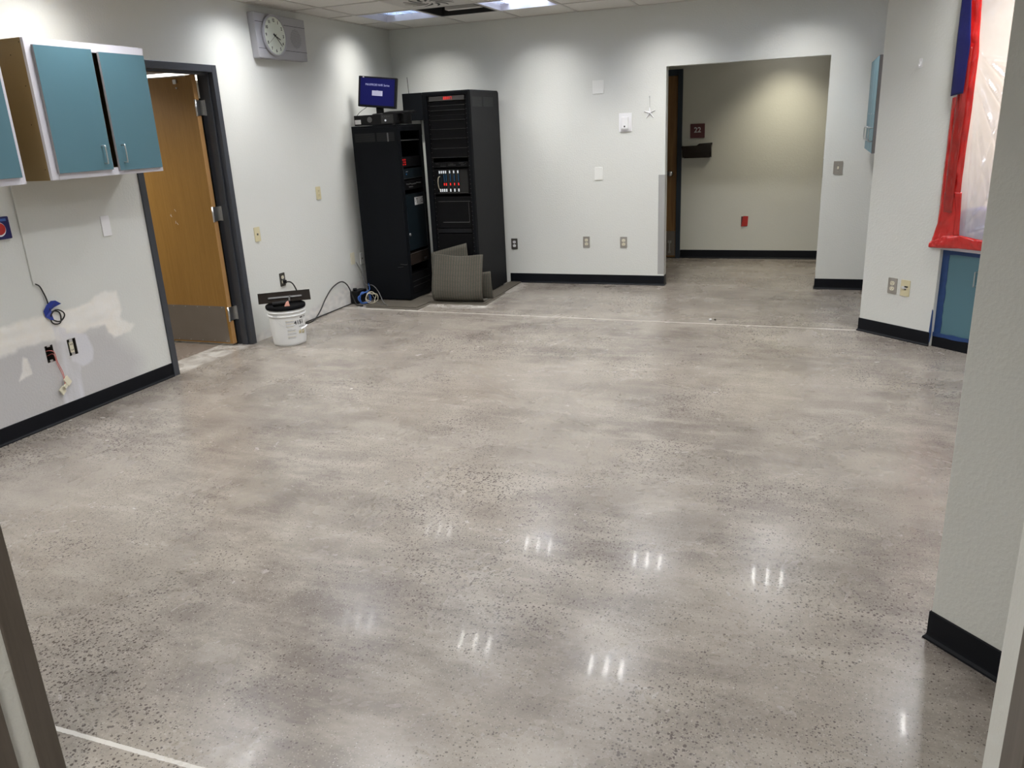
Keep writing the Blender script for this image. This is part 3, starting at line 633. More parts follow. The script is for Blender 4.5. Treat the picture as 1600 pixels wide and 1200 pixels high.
# other rooms' lamps and an unseen fill lamp
def room_light(x, y, z, size, watts, color, label, spread=150):
    t = thing('ceiling_light', label, 'ceiling light', (x, y, z))
    MB().box(-size/2-.02, size/2+.02, -size/2-.02, size/2+.02, 0.0, 0.03).build('housing', 'white_lam', t, world=False)
    MB().box(-size/2, size/2, -size/2, size/2, -0.004, 0.0).build('diffuser', 'lens', t, world=False)
    ld = bpy.data.lights.new('lamp_light', 'AREA'); ld.size = size; ld.energy = watts; ld.color = color; ld.spread = math.radians(spread)
    lo = bpy.data.objects.new('lamp_light', ld); COL.objects.link(lo); lo.parent = t; lo.location = (0, 0, -0.006)
room_light(-0.35, 9.45, 2.41, 0.30, 8, (1, .93, .74), 'small ceiling light in the corridor beyond the opening', 100)
room_light(-5.9, 4.3, 2.38, 0.55, 42, (1, .97, .90), 'ceiling light in the room behind the open wooden door')
room_light(-7.2, 8.15, 2.38, 1.1, 60, (1, .97, .90), 'bright ceiling light seen above the open wooden door', 110)
room_light(-0.9, -0.4, 2.51, 0.5, 42, (1, .96, .9), 'added fill light in the near passage, out of view')  # unseen fill lamp added to brighten the near wall end
kp = apt(1.25, 0.8); room_light(kp[0], kp[1], 2.56, 0.5, 22, (1, .93, .86), 'ceiling light in the kitchen behind the plastic sheet')

# ================================================================ WALL CABINETS ON THE LEFT
def pull(mb, x, y, z, hgt=0.10, d=0.028, r=0.0042):   # handle on a door facing +x
    mb.tube([(x, y, z-hgt/2), (x+d*.8, y, z-hgt/2), (x+d, y, z-hgt/2+.008), (x+d, y, z+hgt/2-.008), (x+d*.8, y, z+hgt/2), (x, y, z+hgt/2)], r, 8, 4)
CX = -3.997
def wall_cabinet(y0, y1, z0, z1, doors, label):
    t = thing('wall_cabinet', label, 'cabinet', (XL, (y0+y1)/2, z0), 0, 'teal wall cabinets')
    c = MB()
    c.box(XL+.001, CX-.02, y0, y0+.016, z0, z1); c.box(XL+.001, CX-.02, y1-.016, y1, z0, z1); c.box(XL+.001, CX-.02, y0+.016, y1-.016, z0+.02, z0+.036); c.box(XL+.001, CX-.02, y0+.016, y1-.016, z1-.016, z1)
    c.box(XL+.001, XL+.01, y0+.016, y1-.016, z0+.036, z1-.016)
    c.build('cabinet_box', 'tan', t)
    f = MB(); f.box(CX-.02, CX, y0, y0+.045, z0, z1); f.box(CX-.02, CX, y1-.03, y1, z0, z1); f.box(CX-.02, CX, y0+.045, y1-.03, z1-.05, z1); f.box(CX-.02, CX, y0+.045, y1-.03, z0, z0+.045)
    ym = (doors[0][1]+doors[1][0])/2; f.box(CX-.02, CX, ym-.03, ym-.006, z0+.045, z1-.05)
    f.build('face_frame', 'white_lam', t, bevel=0.001)
    for (yy, zz) in ((.29, .06), (.26, .30), (.28, .5), (.22, .66), (.3, .72)): MB().cyl((XL+yy, y0-.0005, z0+zz), (XL+yy, y0+.001, z0+zz), .003, seg=8).build('screw_hole', 'dark', t)
    for (a0, a1, b0, b1, hy) in doors:
        d = MB().box(CX+.003, CX+.018, a0, a1, b0, b1).build('door', 'teal_edge', t, bevel=0.0008)
        MB().box(CX+.018, CX+.0195, a0+.001, a1-.001, b0+.001, b1-.001).build('door_face', 'teal', d)
        h = MB(); pull(h, CX+.0195, hy, 1.585); h.build('handle', 'steel', d)
    return t
cabA = wall_cabinet(3.412, 4.255, 1.462, 2.205, [(3.450, 3.835, 1.497, 2.170, 3.775), (3.885, 4.235, 1.487, 2.160, 3.925)], 'teal two-door wall cabinet with tan side, beside the open wooden door')
cabB = wall_cabinet(2.41, 3.245, 1.455, 2.20, [(2.44, 2.82, 1.497, 2.170, 2.76), (2.86, 3.215, 1.492, 2.165, 2.92)], 'teal wall cabinet cut off by the left edge of the photo')

# right alcove cabinet
RX = 0.41
t = thing('wall_cabinet', 'pale teal wall cabinet with three pulls, half hidden behind the right wall', 'cabinet', (0.75, 7.35, 1.29))
MB().box(RX+.04, 0.749, 7.02, 8.10, 1.285, 2.045).build('cabinet_box', 'white_lam', t)
for i, (a0, a1) in enumerate(((7.05, 7.38), (7.39, 7.72), (7.73, 8.08))):
    d = MB().box(RX+.002, RX+.037, a0, a1, 1.305, 2.025).build('door', 'teal_edge', t)
    MB().box(RX, RX+.002, a0+.0005, a1-.0005, 1.306, 2.024).build('door_face', 'teal', d)
    for kk, zz in enumerate(()): pass
    h = MB(); hy = (7.12, 7.45, 7.80)[i]; zc = 1.445
    h.tube([(RX, hy, zc-.05), (RX-.022, hy, zc-.05), (RX-.028, hy, zc-.042), (RX-.028, hy, zc+.042), (RX-.022, hy, zc+.05), (RX, hy, zc+.05)], .004, 8, 4); h.build('handle', 'steel', d)
    MB().cyl((RX-.003, hy, 1.60), (RX, hy, 1.60), .006, seg=10).build('screw', 'steel', d)

# ================================================================ CLOCK
t = thing('wall_clock', 'grey wall panel with round clock and speaker grille above the open door', 'clock', (XL, 6.14, 2.43), PI/2)
# local: x = world y - 6.14, front is -y
hb = MB(); hb.plate([(-.345, -.172), (.335, -.168), (.345, .168), (-.355, .172)], -.066, -.001); hbp = hb.build('housing', 'clock_grey', t, world=False, bevel=.006)
tr = MB(); tr.box(-.35, .34, -.0668, -.0655, .100, .103); tr.box(-.34, .34, -.0668, -.0655, -.098, -.095); tr.build('seam', 'dark', hbp, world=False)
gr = MB()
cgx, cgz = .19, .006
for i in range(-9, 10):
    for j in range(-9, 10):
        u, v = i*.0085, j*.0085
        if u*u+v*v < .078**2: gr.cyl((cgx+u, -.0672, cgz+v), (cgx+u, -.0655, cgz+v), .0016, seg=5)
tag(gr.build('speaker_grille', 'edge_line', hbp, world=False), None, None, kind=None)
CXc, CZc = -.125, .007
rg = MB(); rg.lathe([(.158, 0), (.160, .012), (.156, .022), (.147, .024), (.144, .014)], seg=64); r_ = rg.build('bezel', 'clock_grey', t, world=False); r_.rotation_euler = (PI/2, 0, 0); r_.location = (CXc, -.066, CZc)
df = MB().cyl((CXc, -.081, CZc), (CXc, -.067, CZc), .146, seg=64).build('dial', 'clock_face', t, world=False)
for i in range(1, 13):
    a = PI/2-i*PI/6; text(str(i), .034, 'numeral', 'ink', df, (CXc+.116*math.cos(a), -.0815, CZc+.116*math.sin(a)), bold=.0006)
tk = MB()
for i in range(60):
    a = i*PI/30; R = Matrix.Rotation(-a, 3, 'Y'); L2 = .008 if i % 5 == 0 else .005
    tk.obox(Vector((CXc, -.0815, CZc))+R @ Vector((0, 0, .139)), (.0012, .0006, L2), R)
tk.build('minute_marks', 'ink', df, world=False)
def hand(name, ang, L, w, m, yy):
    R = Matrix.Rotation(math.radians(ang), 3, 'Y'); mb = MB(); mb.obox(Vector((CXc, yy, CZc))+R @ Vector((0, 0, L/2-.012)), (w, .0012, L+.024), R); return mb.build(name, m, t, world=False)
hand('hour_hand', 112, .074, .008, 'ink', -.0835); hand('minute_hand', 133, .112, .006, 'ink', -.0855); hand('second_hand', 236, .105, .0015, 'maroon', -.087)
MB().cyl((CXc, -.089, CZc), (CXc, -.082, CZc), .008, seg=16).build('hub', 'ink', t, world=False)

# ================================================================ WALL PLATES
def plate_root(name, label, cat, loc, rz, group=None): return thing(name, label, cat, loc, rz, group)
def duplex(label, loc, rz, m='steel_plate', rm='ivory_pale', w=.072, h=.115, group='duplex wall outlets'):
    t = plate_root('wall_outlet', label, 'outlet', loc, rz, group)
    MB().plate(rounded(w, h, .004), -.006, -.0005).build('cover_plate', m, t, world=False)
    for s in (-1, 1):
        r = MB().plate([(p[0], p[1]+s*.020) for p in rounded(.034, .028, .011)], -.0085, -.006).build('receptacle', rm, t, world=False)
        sl = MB(); sl.box(-.0085, -.006, -.0089, -.0085, s*.020-.001, s*.020+.008); sl.box(.006, .0085, -.0089, -.0085, s*.020-.001, s*.020+.007); sl.cyl((0, -.0089, s*.02-.007), (0, -.0085, s*.02-.007), .0025, seg=8)
        sl.build('slot', 'ink', r, world=False)
    MB().cyl((0, -.008, 0), (0, -.006, 0), .003, seg=8).build('screw', 'steel', t, world=False)
    return t
AZ = ANG
def awp(s, z, t=0): p = AO+AD*s-AN*t; return (p.x, p.y, z)
duplex('dark bronze wall outlet beside the taller black rack', (-3.013, YB, .423), 0, 'dark_plate', 'white_pl')
duplex('steel wall outlet on the back wall, middle of three', (-2.204, YB, .446), 0, rm='ivory_pale')
duplex('steel wall outlet on the back wall, nearest the corner guard', (-1.807, YB, .444), 0)
duplex('dark wall outlet with a black plug above the white bucket', (XL, 5.783, .450), PI/2, 'dark_plate', 'ivory_pale')
duplex('steel wall outlet on the angled right wall', awp(.260, .390), AZ)
duplex('ivory outlet plate mounted high between clock and racks', (XL, 6.492, 1.130), PI/2, 'ivory', 'ivory')
# jack plates
def jack(label, loc, rz, m='ivory', kind='one'):
    t = plate_root('jack_plate', label, 'wall plate', loc, rz, None)
    MB().plate(rounded(.072, .117, .004), -.006, -.0005).build('cover_plate', m, t, world=False)
    if kind == 'one': MB().box(-.008, .008, -.0085, -.006, -.008, .008).build('socket', 'dark_plate', t, world=False)
    if kind == 'right':
        MB().box(-.028, .010, -.0075, -.006, -.008, .012).build('sticker', 'label', t, world=False); MB().box(-.004, .022, -.009, -.006, .006, .016).build('socket', 'ink', t, world=False); MB().box(-.004, .010, -.009, -.006, -.012, -.004).build('socket', 'ink', t, world=False)
    return t
jack('ivory jack plate on the left wall right of the open door', (XL, 5.528, .878), PI/2)
jack('pale ivory cover plate low on the left wall near the rack', (XL, 6.962, .441), PI/2, 'ivory_pale', 'none')
jack('grey cover plate low on the left wall, touching the rack shadow', (XL, 7.140, .415), PI/2, 'plate_paint', 'one')
jack('ivory jack plate with sticker on the angled right wall', awp(.366, .388), AZ, 'ivory', 'right')
t = plate_root('cover_plate', 'blank white cover plate under the teal wall cabinet', 'wall plate', (XL, 4.013, 1.137), PI/2); MB().plate(rounded(.070, .130, .004), -.006, -.0005).build('plate', 'white_pl', t, world=False, bevel=.001)
t = plate_root('cover_plate', 'square blank wall plate high on the back wall', 'wall plate', (-2.060, YB, 1.970), 0); MB().plate(rounded(.112, .124, .004), -.006, -.0005).build('plate', 'plate_paint', t, world=False, bevel=.001)
t = plate_root('cover_plate', 'blank wall plate at mid height on the back wall', 'wall plate', (-2.064, YB, 1.139), 0); MB().plate(rounded(.084, .124, .004), -.006, -.0005).build('plate', 'plate_paint', t, world=False, bevel=.001)
t = plate_root('light_switch', 'grey steel light switch right of the corridor opening', 'switch', (.204, YB, 1.138), 0)
MB().plate(rounded(.080, .118, .004), -.006, -.0005).build('cover_plate', 'steel_plate', t, world=False); MB().box(-.006, .006, -.016, -.006, -.012, .010).build('toggle', 'ivory_pale', t, world=False)
for s in (-1, 1): MB().cyl((0, -.008, s*.032), (0, -.006, s*.032), .003, seg=8).build('screw', 'steel', t, world=False)
# thermostat / paging station
t = plate_root('thermostat', 'white thermostat on a white backing plate on the back wall', 'thermostat', (-1.787, YB, 1.625), 0)
MB().plate(rounded(.128, .176, .004), -.006, -.0005).build('backing_plate', 'white_pl', t, world=False, bevel=.001)
MB().plate([(p[0], p[1]-.006) for p in rounded(.066, .116, .008)], -.032, -.006).build('body', 'white_pl', t, world=False, bevel=.003)
MB().plate([(p[0]-.002, p[1]-.038) for p in rounded(.014, .016, .004)], -.0335, -.032).build('sensor', 'ink', t, world=False)
MB().box(-.028, .028, -.0325, -.0315, -.056, -.054).build('seam', 'clock_grey', t, world=False)
# starfish
t = thing('starfish_ornament', 'white starfish ornament hanging by a thread on the back wall', 'ornament', (-1.545, YB, 1.705))
st = MB()
for k in range(5):
    a = PI/2+k*2*PI/5+0.06; d = Vector((math.cos(a), 0, math.sin(a))); pz = Vector((-math.sin(a), 0, math.cos(a))); L3 = .056 if k else .05
    P = [d*.0+pz*.009, d*L3+pz*.0035, d*(L3+.004), d*L3-pz*.0035, -pz*.009]
    n0 = len(st.v); yb = -.004
    for p in P: st.v.append((p.x, yb, p.z))
    st.v.append((d.x*.0, -.016, d.z*.0)); st.v.append((d.x*L3, -.009, d.z*L3))
    for f in ((0, 6, 5), (0, 1, 6), (1, 2, 6), (2, 3, 6), (3, 4, 6), (4, 5, 6), (0, 4, 3, 2, 1)): st.f.append(tuple(n0+i for i in f)); st.smooth.append(False)
st.build('starfish', 'white_pl', t, world=False)
MB().tube([(0, -.006, .045), (.0, -.005, .11), (-.003, -.005, .150)], .0012, 6).build('string', 'cable_grey', t, world=False)
MB().cyl((-.003, -.010, .150), (-.003, 0, .150), .004, seg=10).build('nail', 'steel', t, world=False)
# corner guard on the wall end
g = MB(); g.box(-1.452, OX1+.0025, YB-.0025, YB, .118, 1.114); g.box(OX1, OX1+.0025, YB, YB+.062, .118, 1.114)
tag(g.build('corner_guard', 'guard'), 'grey corner guard on the wall end left of the corridor opening', 'corner guard')
# hook / nib on the angled wall
p = awp(.300, 1.915); t = thing('wall_hook', 'small white adhesive hook high on the angled right wall', 'hook', p, AZ)
MB().plate(rounded(.026, .06, .006), -.004, -.0005).build('hook_base', 'white_pl', t, world=False, bevel=.001)
MB().tube([(0, -.004, .01), (0, -.01, -.012), (0, -.020, -.018), (0, -.022, -.004)], .004, 8).build('hook', 'white_pl', t, world=False)

# corridor items
t = thing('room_sign', 'maroon room sign with the number 22 in the corridor', 'sign', (-1.313, YC, 1.492))
MB().plate(rounded(.166, .160, .006), -.009, -.0005).build('panel', 'maroon', t, world=False, bevel=.001)
text('22', .082, 'number', 'label', t, (0, -.0098, .008), bold=.0012)
t = thing('file_holder', 'smoked plastic wall file holder below the maroon number sign', 'file holder', (-1.310, YC, 1.27))
fb = MB(); fb.plate([(-.165, -.075), (.160, -.075), (.172, .082), (.168, .086), (.02, .078), (-.01, .058), (-.172, .055)], -.012, -.001); fb.build('back_panel', 'smoke', t, world=False)
fb = MB(); fb.quadbox([(-.15, -.045, -.082), (.15, -.045, -.082), (.155, -.001, -.082), (-.155, -.001, -.082), (-.172, -.095, .052), (.172, -.095, .068), (.172, -.088, .068), (-.172, -.088, .052)])
fb.build('pocket_front', 'smoke', t, world=False, bevel=.002)
for s in (-1, 1):
    sp = MB(); x0 = s*.166; sp.quadbox([(x0-.002, -.045, -.08), (x0+.002, -.045, -.08), (x0+.002, -.001, -.08), (x0-.002, -.001, -.08), (x0-.002, -.09, .06), (x0+.002, -.09, .06), (x0+.002, -.001, .06), (x0-.002, -.001, .06)]); sp.build('side_panel', 'smoke', t, world=False)
t = thing('taped_outlet', 'red taped cover on the corridor wall outlet', 'outlet', (-.742, YC, .442))
MB().plate(rounded(.074, .118, .004), -.005, -.0005).build('cover_plate', 'maroon', t, world=False); MB().plate([(-.030, -.058), (.040, -.050), (.044, .062), (-.012, .064), (-.016, .05)], -.0075, -.005).build('tape', 'red_tag', t, world=False)
# strike plate sliver in the opening's right reveal
tag(MB().box(OX2-.002, OX2, YB+.03, YB+.07, 1.05, 1.22).build('strike_plate', 'dark_plate'), 'dark strike plate on the right reveal of the corridor opening', 'strike plate')

# ================================================================ LEFT WALL ITEMS
def e_box(y0, y1, z0, z1):
    m = MB(); m.box(XL-.07, XL-.065, y0-.004, y1+.004, z0-.004, z1+.004)
    for (a, b, c, d) in ((y0-.004, y0, z0-.004, z1+.004), (y1, y1+.004, z0-.004, z1+.004), (y0, y1, z0-.004, z0), (y0, y1, z1, z1+.004)): m.box(XL-.065, XL-.001, a, b, c, d)
    return m
b = BOXES[0]; t = thing('junction_box', 'open wall box with red wires coming out, low on the left wall', 'junction box', (XL, 3.41, b[2]))
e_box(*b).build('box', 'dark_plate', t)
ear = MB()
for z in (b[2]+.006, b[3]-.006): ear.box(XL-.008, XL-.002, 3.40, 3.422, z-.007, z+.007)
ear.build('mounting_ear', 'steel', t)
b = BOXES[1]; t = thing('wall_outlet', 'uncovered ivory receptacle right of the open wall box', 'outlet', (XL, 3.571, b[2]))
e_box(*b).build('box', 'dark_plate', t)
yc, zc = 3.571, .435
r = MB(); r.box(XL-.012, XL-.002, yc-.014, yc+.014, zc-.034, zc+.034); r.build('receptacle', 'ivory_pale', t, bevel=.002)
r = MB(); r.box(XL-.004, XL-.001, yc-.012, yc+.012, zc+.034, zc+.052); r.box(XL-.004, XL-.001, yc-.012, yc+.012, zc-.052, zc-.034); r.build('mounting_strap', 'steel', t)
for s in (-1, 1):
    for dy in (-.0055, .0055): MB().box(XL-.002, XL-.0005, yc+dy-.0015, yc+dy+.0015, zc+s*.018-.004, zc+s*.018+.006).build('slot', 'ink', t)
t = thing('hanging_jack_plate', 'ivory jack plate dangling on red wires by the baseboard', 'wall plate', (XL+.02, 3.44, .23))
R = Matrix.Rotation(math.radians(28), 3, 'X') @ Matrix.Rotation(math.radians(14), 3, 'Z')
m_ = MB(); m_.obox((XL+.022, 3.468, .246), (.006, .042, .055), R); m_.obox((XL+.018, 3.422, .196), (.006, .040, .045), R); m_.build('plate', 'ivory_pale', t)
MB().obox((XL+.028, 3.440, .220), (.012, .030, .020), R).build('jack_body', 'ivory_pale', t)
wr = MB(); wr.tube([(XL-.03, 3.395, .45), (XL+.004, 3.405, .458), (XL+.012, 3.43, .44), (XL+.012, 3.436, .38), (XL+.013, 3.455, .31), (XL+.02, 3.452, .255), (XL+.024, 3.442, .23)], .0022)
wr.tube([(XL-.03, 3.405, .42), (XL+.006, 3.425, .43), (XL+.012, 3.432, .36), (XL+.014, 3.447, .30), (XL+.022, 3.446, .235)], .0018)
wr.build('wire', 'wire_red', t)
# raised strip in wall colour, shaped to give a grey shadow line; cord
cn = MB(); cn.box(XL+.0005, XL+.012, 3.397, 3.412, .866, 1.455)
tag(cn.build('raised_strip', 'wall', bevel=.002), 'thin vertical raised strip giving a shadow line down the left wall below the cabinets', 'wall strip')
t = thing('coiled_cable', 'black cord coiled below the raised strip and held by blue tape', 'cord', (XL, 3.48, .60))
c_ = MB(); c_.tube([(XL+.008, 3.406, .872), (XL+.014, 3.43, .853), (XL+.012, 3.448, .81), (XL+.012, 3.460, .76), (XL+.014, 3.462, .70)], .0042)
def ring(cy, cz, ry, rz, rot, x): return [(x+.004*math.sin(3*a_), cy+ry*math.cos(a_)*math.cos(rot)-rz*math.sin(a_)*math.sin(rot), cz+ry*math.cos(a_)*math.sin(rot)+rz*math.sin(a_)*math.cos(rot)) for a_ in [2*PI*i/14+2.4 for i in range(15)]]
c_.tube(ring(3.505, .655, .046, .036, -.3, XL+.018), .0042, 8, 3); c_.tube(ring(3.495, .645, .038, .042, .4, XL+.010), .0038, 8, 3); c_.build('cable', 'cable_black', t)
tp = MB(); P = [(3.482, .752), (3.505, .750), (3.545, .722), (3.500, .708), (3.478, .697), (3.468, .668), (3.468, .636), (3.450, .640), (3.430, .662), (3.424, .70), (3.445, .735)]
n0 = len(tp.v)
tp.v += [(XL+.016+.010*math.sin(i*1.3), p[0], p[1]) for i, p in enumerate(P)] + [(XL+.0145+.010*math.sin(i*1.3), p[0], p[1]) for i, p in enumerate(P)]
k = len(P); tp.f.append(tuple(n0+i for i in range(k))); tp.f.append(tuple(n0+k+i for i in reversed(range(k)))); tp.smooth += [False]*2
for i in range(k): tp.f.append((n0+i, n0+(i+1) % k, n0+k+(i+1) % k, n0+k+i)); tp.smooth.append(False)
tp.build('tape', 'blue_tape', t)
# blue soda-coloured dispenser at the photo's left edge
t = thing('bottle_opener', 'blue wall box with a red and white disc at the left edge', 'wall box', (XL, 3.265, 1.216), PI/2)
MB().plate(rounded(.125, .125, .006), -.022, -.0005).build('body', 'cable_blue' if False else 'blue_film', t, world=False, bevel=.002)
MB().cyl((-.008, -.0232, -.006), (-.008, -.0222, -.006), .040, seg=32).build('white_disc', 'white_pl', t, world=False)
rd = MB(); rd.plate([(-.008+.038*math.cos(a_), -.003+.034*math.sin(a_)) for a_ in [2*PI*i/28 for i in range(28)]], -.0242, -.0232); rd.build('red_disc', 'red_tag', t, world=False)
MB().box(-.05, .045, -.0225, -.0218, .038, .052).build('stripe', 'cable_blue', t, world=False)

# ================================================================ ANGLED WALL: HATCH, PLASTIC, TAPE, BASE CABINET
# local frame of the angled wall: x = s, -y towards the room
t = thing('base_cabinet', 'teal base cabinet edged with blue tape under the plastic-covered hatch', 'cabinet', awp(0, 0), AZ)
RB = 0.055
MB().box(.600, 1.745, RB, .60, .0, .690).build('cabinet_box', 'white_lam', t, world=False)
cdr = MB().box(.612, 1.05, RB-.018, RB-.001, .085, .680).build('door', 'teal', t, world=False, bevel=.001)
MB().box(1.056, 1.50, RB-.018, RB-.001, .085, .680).build('door', 'teal', t, world=False, bevel=.001)
hh = MB(); hh.tube([(.86, RB-.018, .565), (.86, RB-.044, .565), (.86, RB-.048, .557), (.86, RB-.048, .478), (.86, RB-.044, .470), (.86, RB-.018, .470)], .0042, 8, 4); hh.build('handle', 'steel', cdr, world=False)
MB().box(.600, 1.745, RB-.030, RB-.001, .0, .080).build('toe_base', 'base', t, world=False)
MB().box(.600, 1.745, .003, .62, .692, .712).build('countertop', 'white_lam', t, world=False, bevel=.001)
# blue tape on the cabinet
def wob_strip(x0, x1, z0, z1, vert=True, amp=.004, step=.03, seed=0):
    rnd = random.Random(seed); A_, B_ = [], []
    n = max(2, int(((z1-z0) if vert else (x1-x0))/step))
    for i in range(n+1):
        u = i/n
        if vert: z = z0+(z1-z0)*u; A_.append((x0+rnd.uniform(-amp, amp), z)); B_.append((x1+rnd.uniform(-amp, amp), z))
        else: x = x0+(x1-x0)*u; A_.append((x, z0+rnd.uniform(-amp, amp))); B_.append((x, z1+rnd.uniform(-amp, amp)))
    return A_+B_[::-1]
bt = thing('blue_tape', 'blue masking tape framing the teal base cabinet door', 'tape', awp(0, 0), AZ)
MB().plate(wob_strip(.596, .650, .05, .690, True, .004, .04, 1), RB-.0215, RB-.019).build('side_strip', 'blue_tape_dk', bt, world=False)
MB().plate(wob_strip(.60, 1.30, .660, .688, False, .003, .05, 2), RB-.0225, RB-.0216).build('top_strip', 'blue_tape_dk', bt, world=False)
MB().plate(wob_strip(.60, 1.30, .076, .104, False, .003, .05, 3), RB-.0325, RB-.0305).build('bottom_strip', 'blue_tape_dk', bt, world=False)
MB().plate([(.585, .02), (.60, .0+.03), (.607, .09), (.602, .26), (.594, .27), (.588, .10)], -.004, -.0005).build('torn_end', 'blue_tape_dk', bt, world=False)

def ribbon(L_, R_, off, thick, name, m, parent, wr=.004, seed=1, div=12):
    """a wrinkled strip between two polylines in (s,z); front side towards -y"""
    rnd = random.Random(seed); mb = MB(); rows = []
    def samp(Pl, u):
        k = len(Pl)-1; x = u*k; i = min(k-1, int(x)); f = x-i; return (Pl[i][0]*(1-f)+Pl[i+1][0]*f, Pl[i][1]*(1-f)+Pl[i+1][1]*f)
    n = max(10, int(sum(math.dist(L_[i], L_[i+1]) for i in range(len(L_)-1))/.012))
    for i in range(n+1):
        a_, b_ = samp(L_, i/n), samp(R_, i/n)
        for j in range(div+1):
            v = j/div; x = a_[0]*(1-v)+b_[0]*v; z = a_[1]*(1-v)+b_[1]*v
            e = min(1, min(v, 1-v)*4+.25)
            y = off - wr*e*(0.9+1.1*noise.noise(Vector((x*26+seed, z*10, seed)))+.5*noise.noise(Vector((x*70, z*40, seed+4))))
            mb.v.append((x, y, z))
    w_ = div+1; N0 = len(mb.v); mb.v += [(p[0], p[1]+thick, p[2]) for p in mb.v[:N0]]
    for i in range(n):
        for j in range(div):
            q = (i*w_+j, i*w_+j+1, (i+1)*w_+j+1, (i+1)*w_+j); mb.f.append(q); mb.smooth.append(True); mb.f.append(tuple(N0+k for k in reversed(q))); mb.smooth.append(True)
    for i in range(n):
        for j in (0, div): a_, b_ = i*w_+j, (i+1)*w_+j; mb.f.append((a_, b_, N0+b_, N0+a_)); mb.smooth.append(False)
    for j in range(div):
        for i in (0, n): a_, b_ = i*w_+j, i*w_+j+1; mb.f.append((a_, b_, N0+b_, N0+a_)); mb.smooth.append(False)
    return mb.build(name, m, parent, world=False)
rt_ = thing('red_tape', 'glossy red tape along the left and bottom of the plastic sheet', 'tape', awp(0, 0), AZ)
ribbon([(.596, 2.40), (.600, 2.0), (.600, 1.69), (.568, 1.68), (.567, 1.25), (.566, .87), (.532, .74), (.527, .702)], [(.676, 2.40), (.701, 2.03), (.709, 1.95), (.709, 1.60), (.703, 1.20), (.706, 1.03), (.716, .87), (.700, .725)], -.014, .0008, 'side_strip', 'red_tape', rt_, .009, 1)
ribbon([(.66, 1.085), (.69, .95), (.69, .80)], [(.717, 1.085), (.727, .92), (.735, .80)], -.022, .0008, 'torn_flap', 'red_tape', rt_, .004, 5, 5)
ribbon([(.530, .742), (.62, .79), (.73, .805), (.90, .785), (1.2, .79), (1.70, .79)], [(.529, .702), (.60, .705), (.74, .716), (.90, .716), (1.2, .715), (1.70, .715)], -.020, .0008, 'bottom_strip', 'red_tape', rt_, .011, 3)
ribbon([(.612, 1.98), (.602, 1.68), (.600, 1.2), (.598, .95)], [(.672, 1.98), (.672, 1.68), (.665, 1.2), (.668, .95)], -.026, .0008, 'overlap_strip', 'red_dark', rt_, .006, 9, 8)
bb_ = thing('blue_tape', 'deep blue tape on the upper left edge of the plastic sheet', 'tape', awp(0, 0), AZ)
ribbon([(.570, 2.40), (.569, 2.26), (.567, 1.98), (.569, 1.69)], [(.628, 2.40), (.634, 2.26), (.662, 2.0), (.652, 1.705)], -.040, .0008, 'strip', 'blue_film', bb_, .003, 7)
# plastic sheet
ps = MB(); na, nb = 110, 150; x0, x1, z0, z1 = .64, 1.72, .73, 2.38
folds = [((.70, 1.96), (.95, 1.72), .020, .016), ((.70, 1.88), (.98, 1.52), .018, .016), ((.70, 1.80), (.92, 1.36), .016, .014), ((.71, 1.66), (.88, 1.10), .014, .012), ((.71, 1.60), (.80, 1.02), .012, .010), ((.73, 1.5), (.77, .9), .012, .008), ((.70, 1.92), (1.2, 1.78), .02, .010), ((.76, .86), (.88, 1.45), .013, .010), ((.74, .82), (1.0, 1.2), .016, .010), ((.74, .80), (1.1, .95), .012, .008)]
for j in range(nb+1):
    for i in range(na+1):
        x = x0+(x1-x0)*i/na; z = z0+(z1-z0)*j/nb; y = -.006
        for (ax, az), (bx, bz), w0, h0 in folds:
            L2 = (bx-ax)**2+(bz-az)**2; tt = ((x-ax)*(bx-ax)+(z-az)*(bz-az))/L2
            if -.1 < tt < 1.6:
                d_ = ((x-ax)*(bz-az)-(z-az)*(bx-ax))/math.sqrt(L2); ww = w0*(.35+.65*max(0, tt)); y -= 1.5*h0*math.exp(-(d_/ww)**2)*max(0, min(1, (tt+.1)*2))*max(0, min(1, (1.6-tt)*2))*(.8+.4*math.sin(17*x))
        y -= .004*noise.noise(Vector((x*7, z*5, 2)))+.002*noise.noise(Vector((x*25, z*14, 6)))
        e = min(1, min(x-x0, x1-x, z-z0, z1-z)/.05+.0); y = -.006+(y+.006)*max(0, e)
        ps.v.append((x, y, z))
for j in range(nb):
    for i in range(na): a_ = j*(na+1)+i; ps.f.append((a_, a_+1, a_+na+2, a_+na+1)); ps.smooth.append(True)
t = thing('plastic_sheet', 'wrinkled clear plastic sheeting taped over the kitchen hatch', 'plastic sheet', awp(0, 0), AZ)
ps.build('sheet', 'plastic', t, world=False)
# things behind the plastic
t = thing('kitchen_counter', 'counter run in the kitchen seen hazily behind the plastic', 'counter', awp(0, 0), AZ)
MB().box(.57, 2.0, 1.10, 1.74, 0, .86).build('cabinet_box', 'wall_kitchen', t, world=False); MB().box(.57, 2.0, 1.08, 1.74, .862, .90).build('countertop', 'counter', t, world=False)
t = thing('folded_towel', 'violet bundle blurred behind the bottom of the plastic sheet', 'towel', awp(0.95, .713, .10), AZ)
MB().plate(rounded(.62, .25, .04), 0, .22).build('bundle', 'violet', t, world=False, bevel=.01); t.children[0].location = (0, 0, .126)
t = thing('countertop_appliance', 'grey appliance blurred behind the lower part of the plastic', 'appliance', awp(1.0, .713, .52), AZ)
MB().box(-.22, .25, -.12, .08, 0, .44).build('body', 'slate', t, world=False, bevel=.02); MB().box(-.18, .12, -.125, -.12, .05, .22).build('window', 'dark', t, world=False)

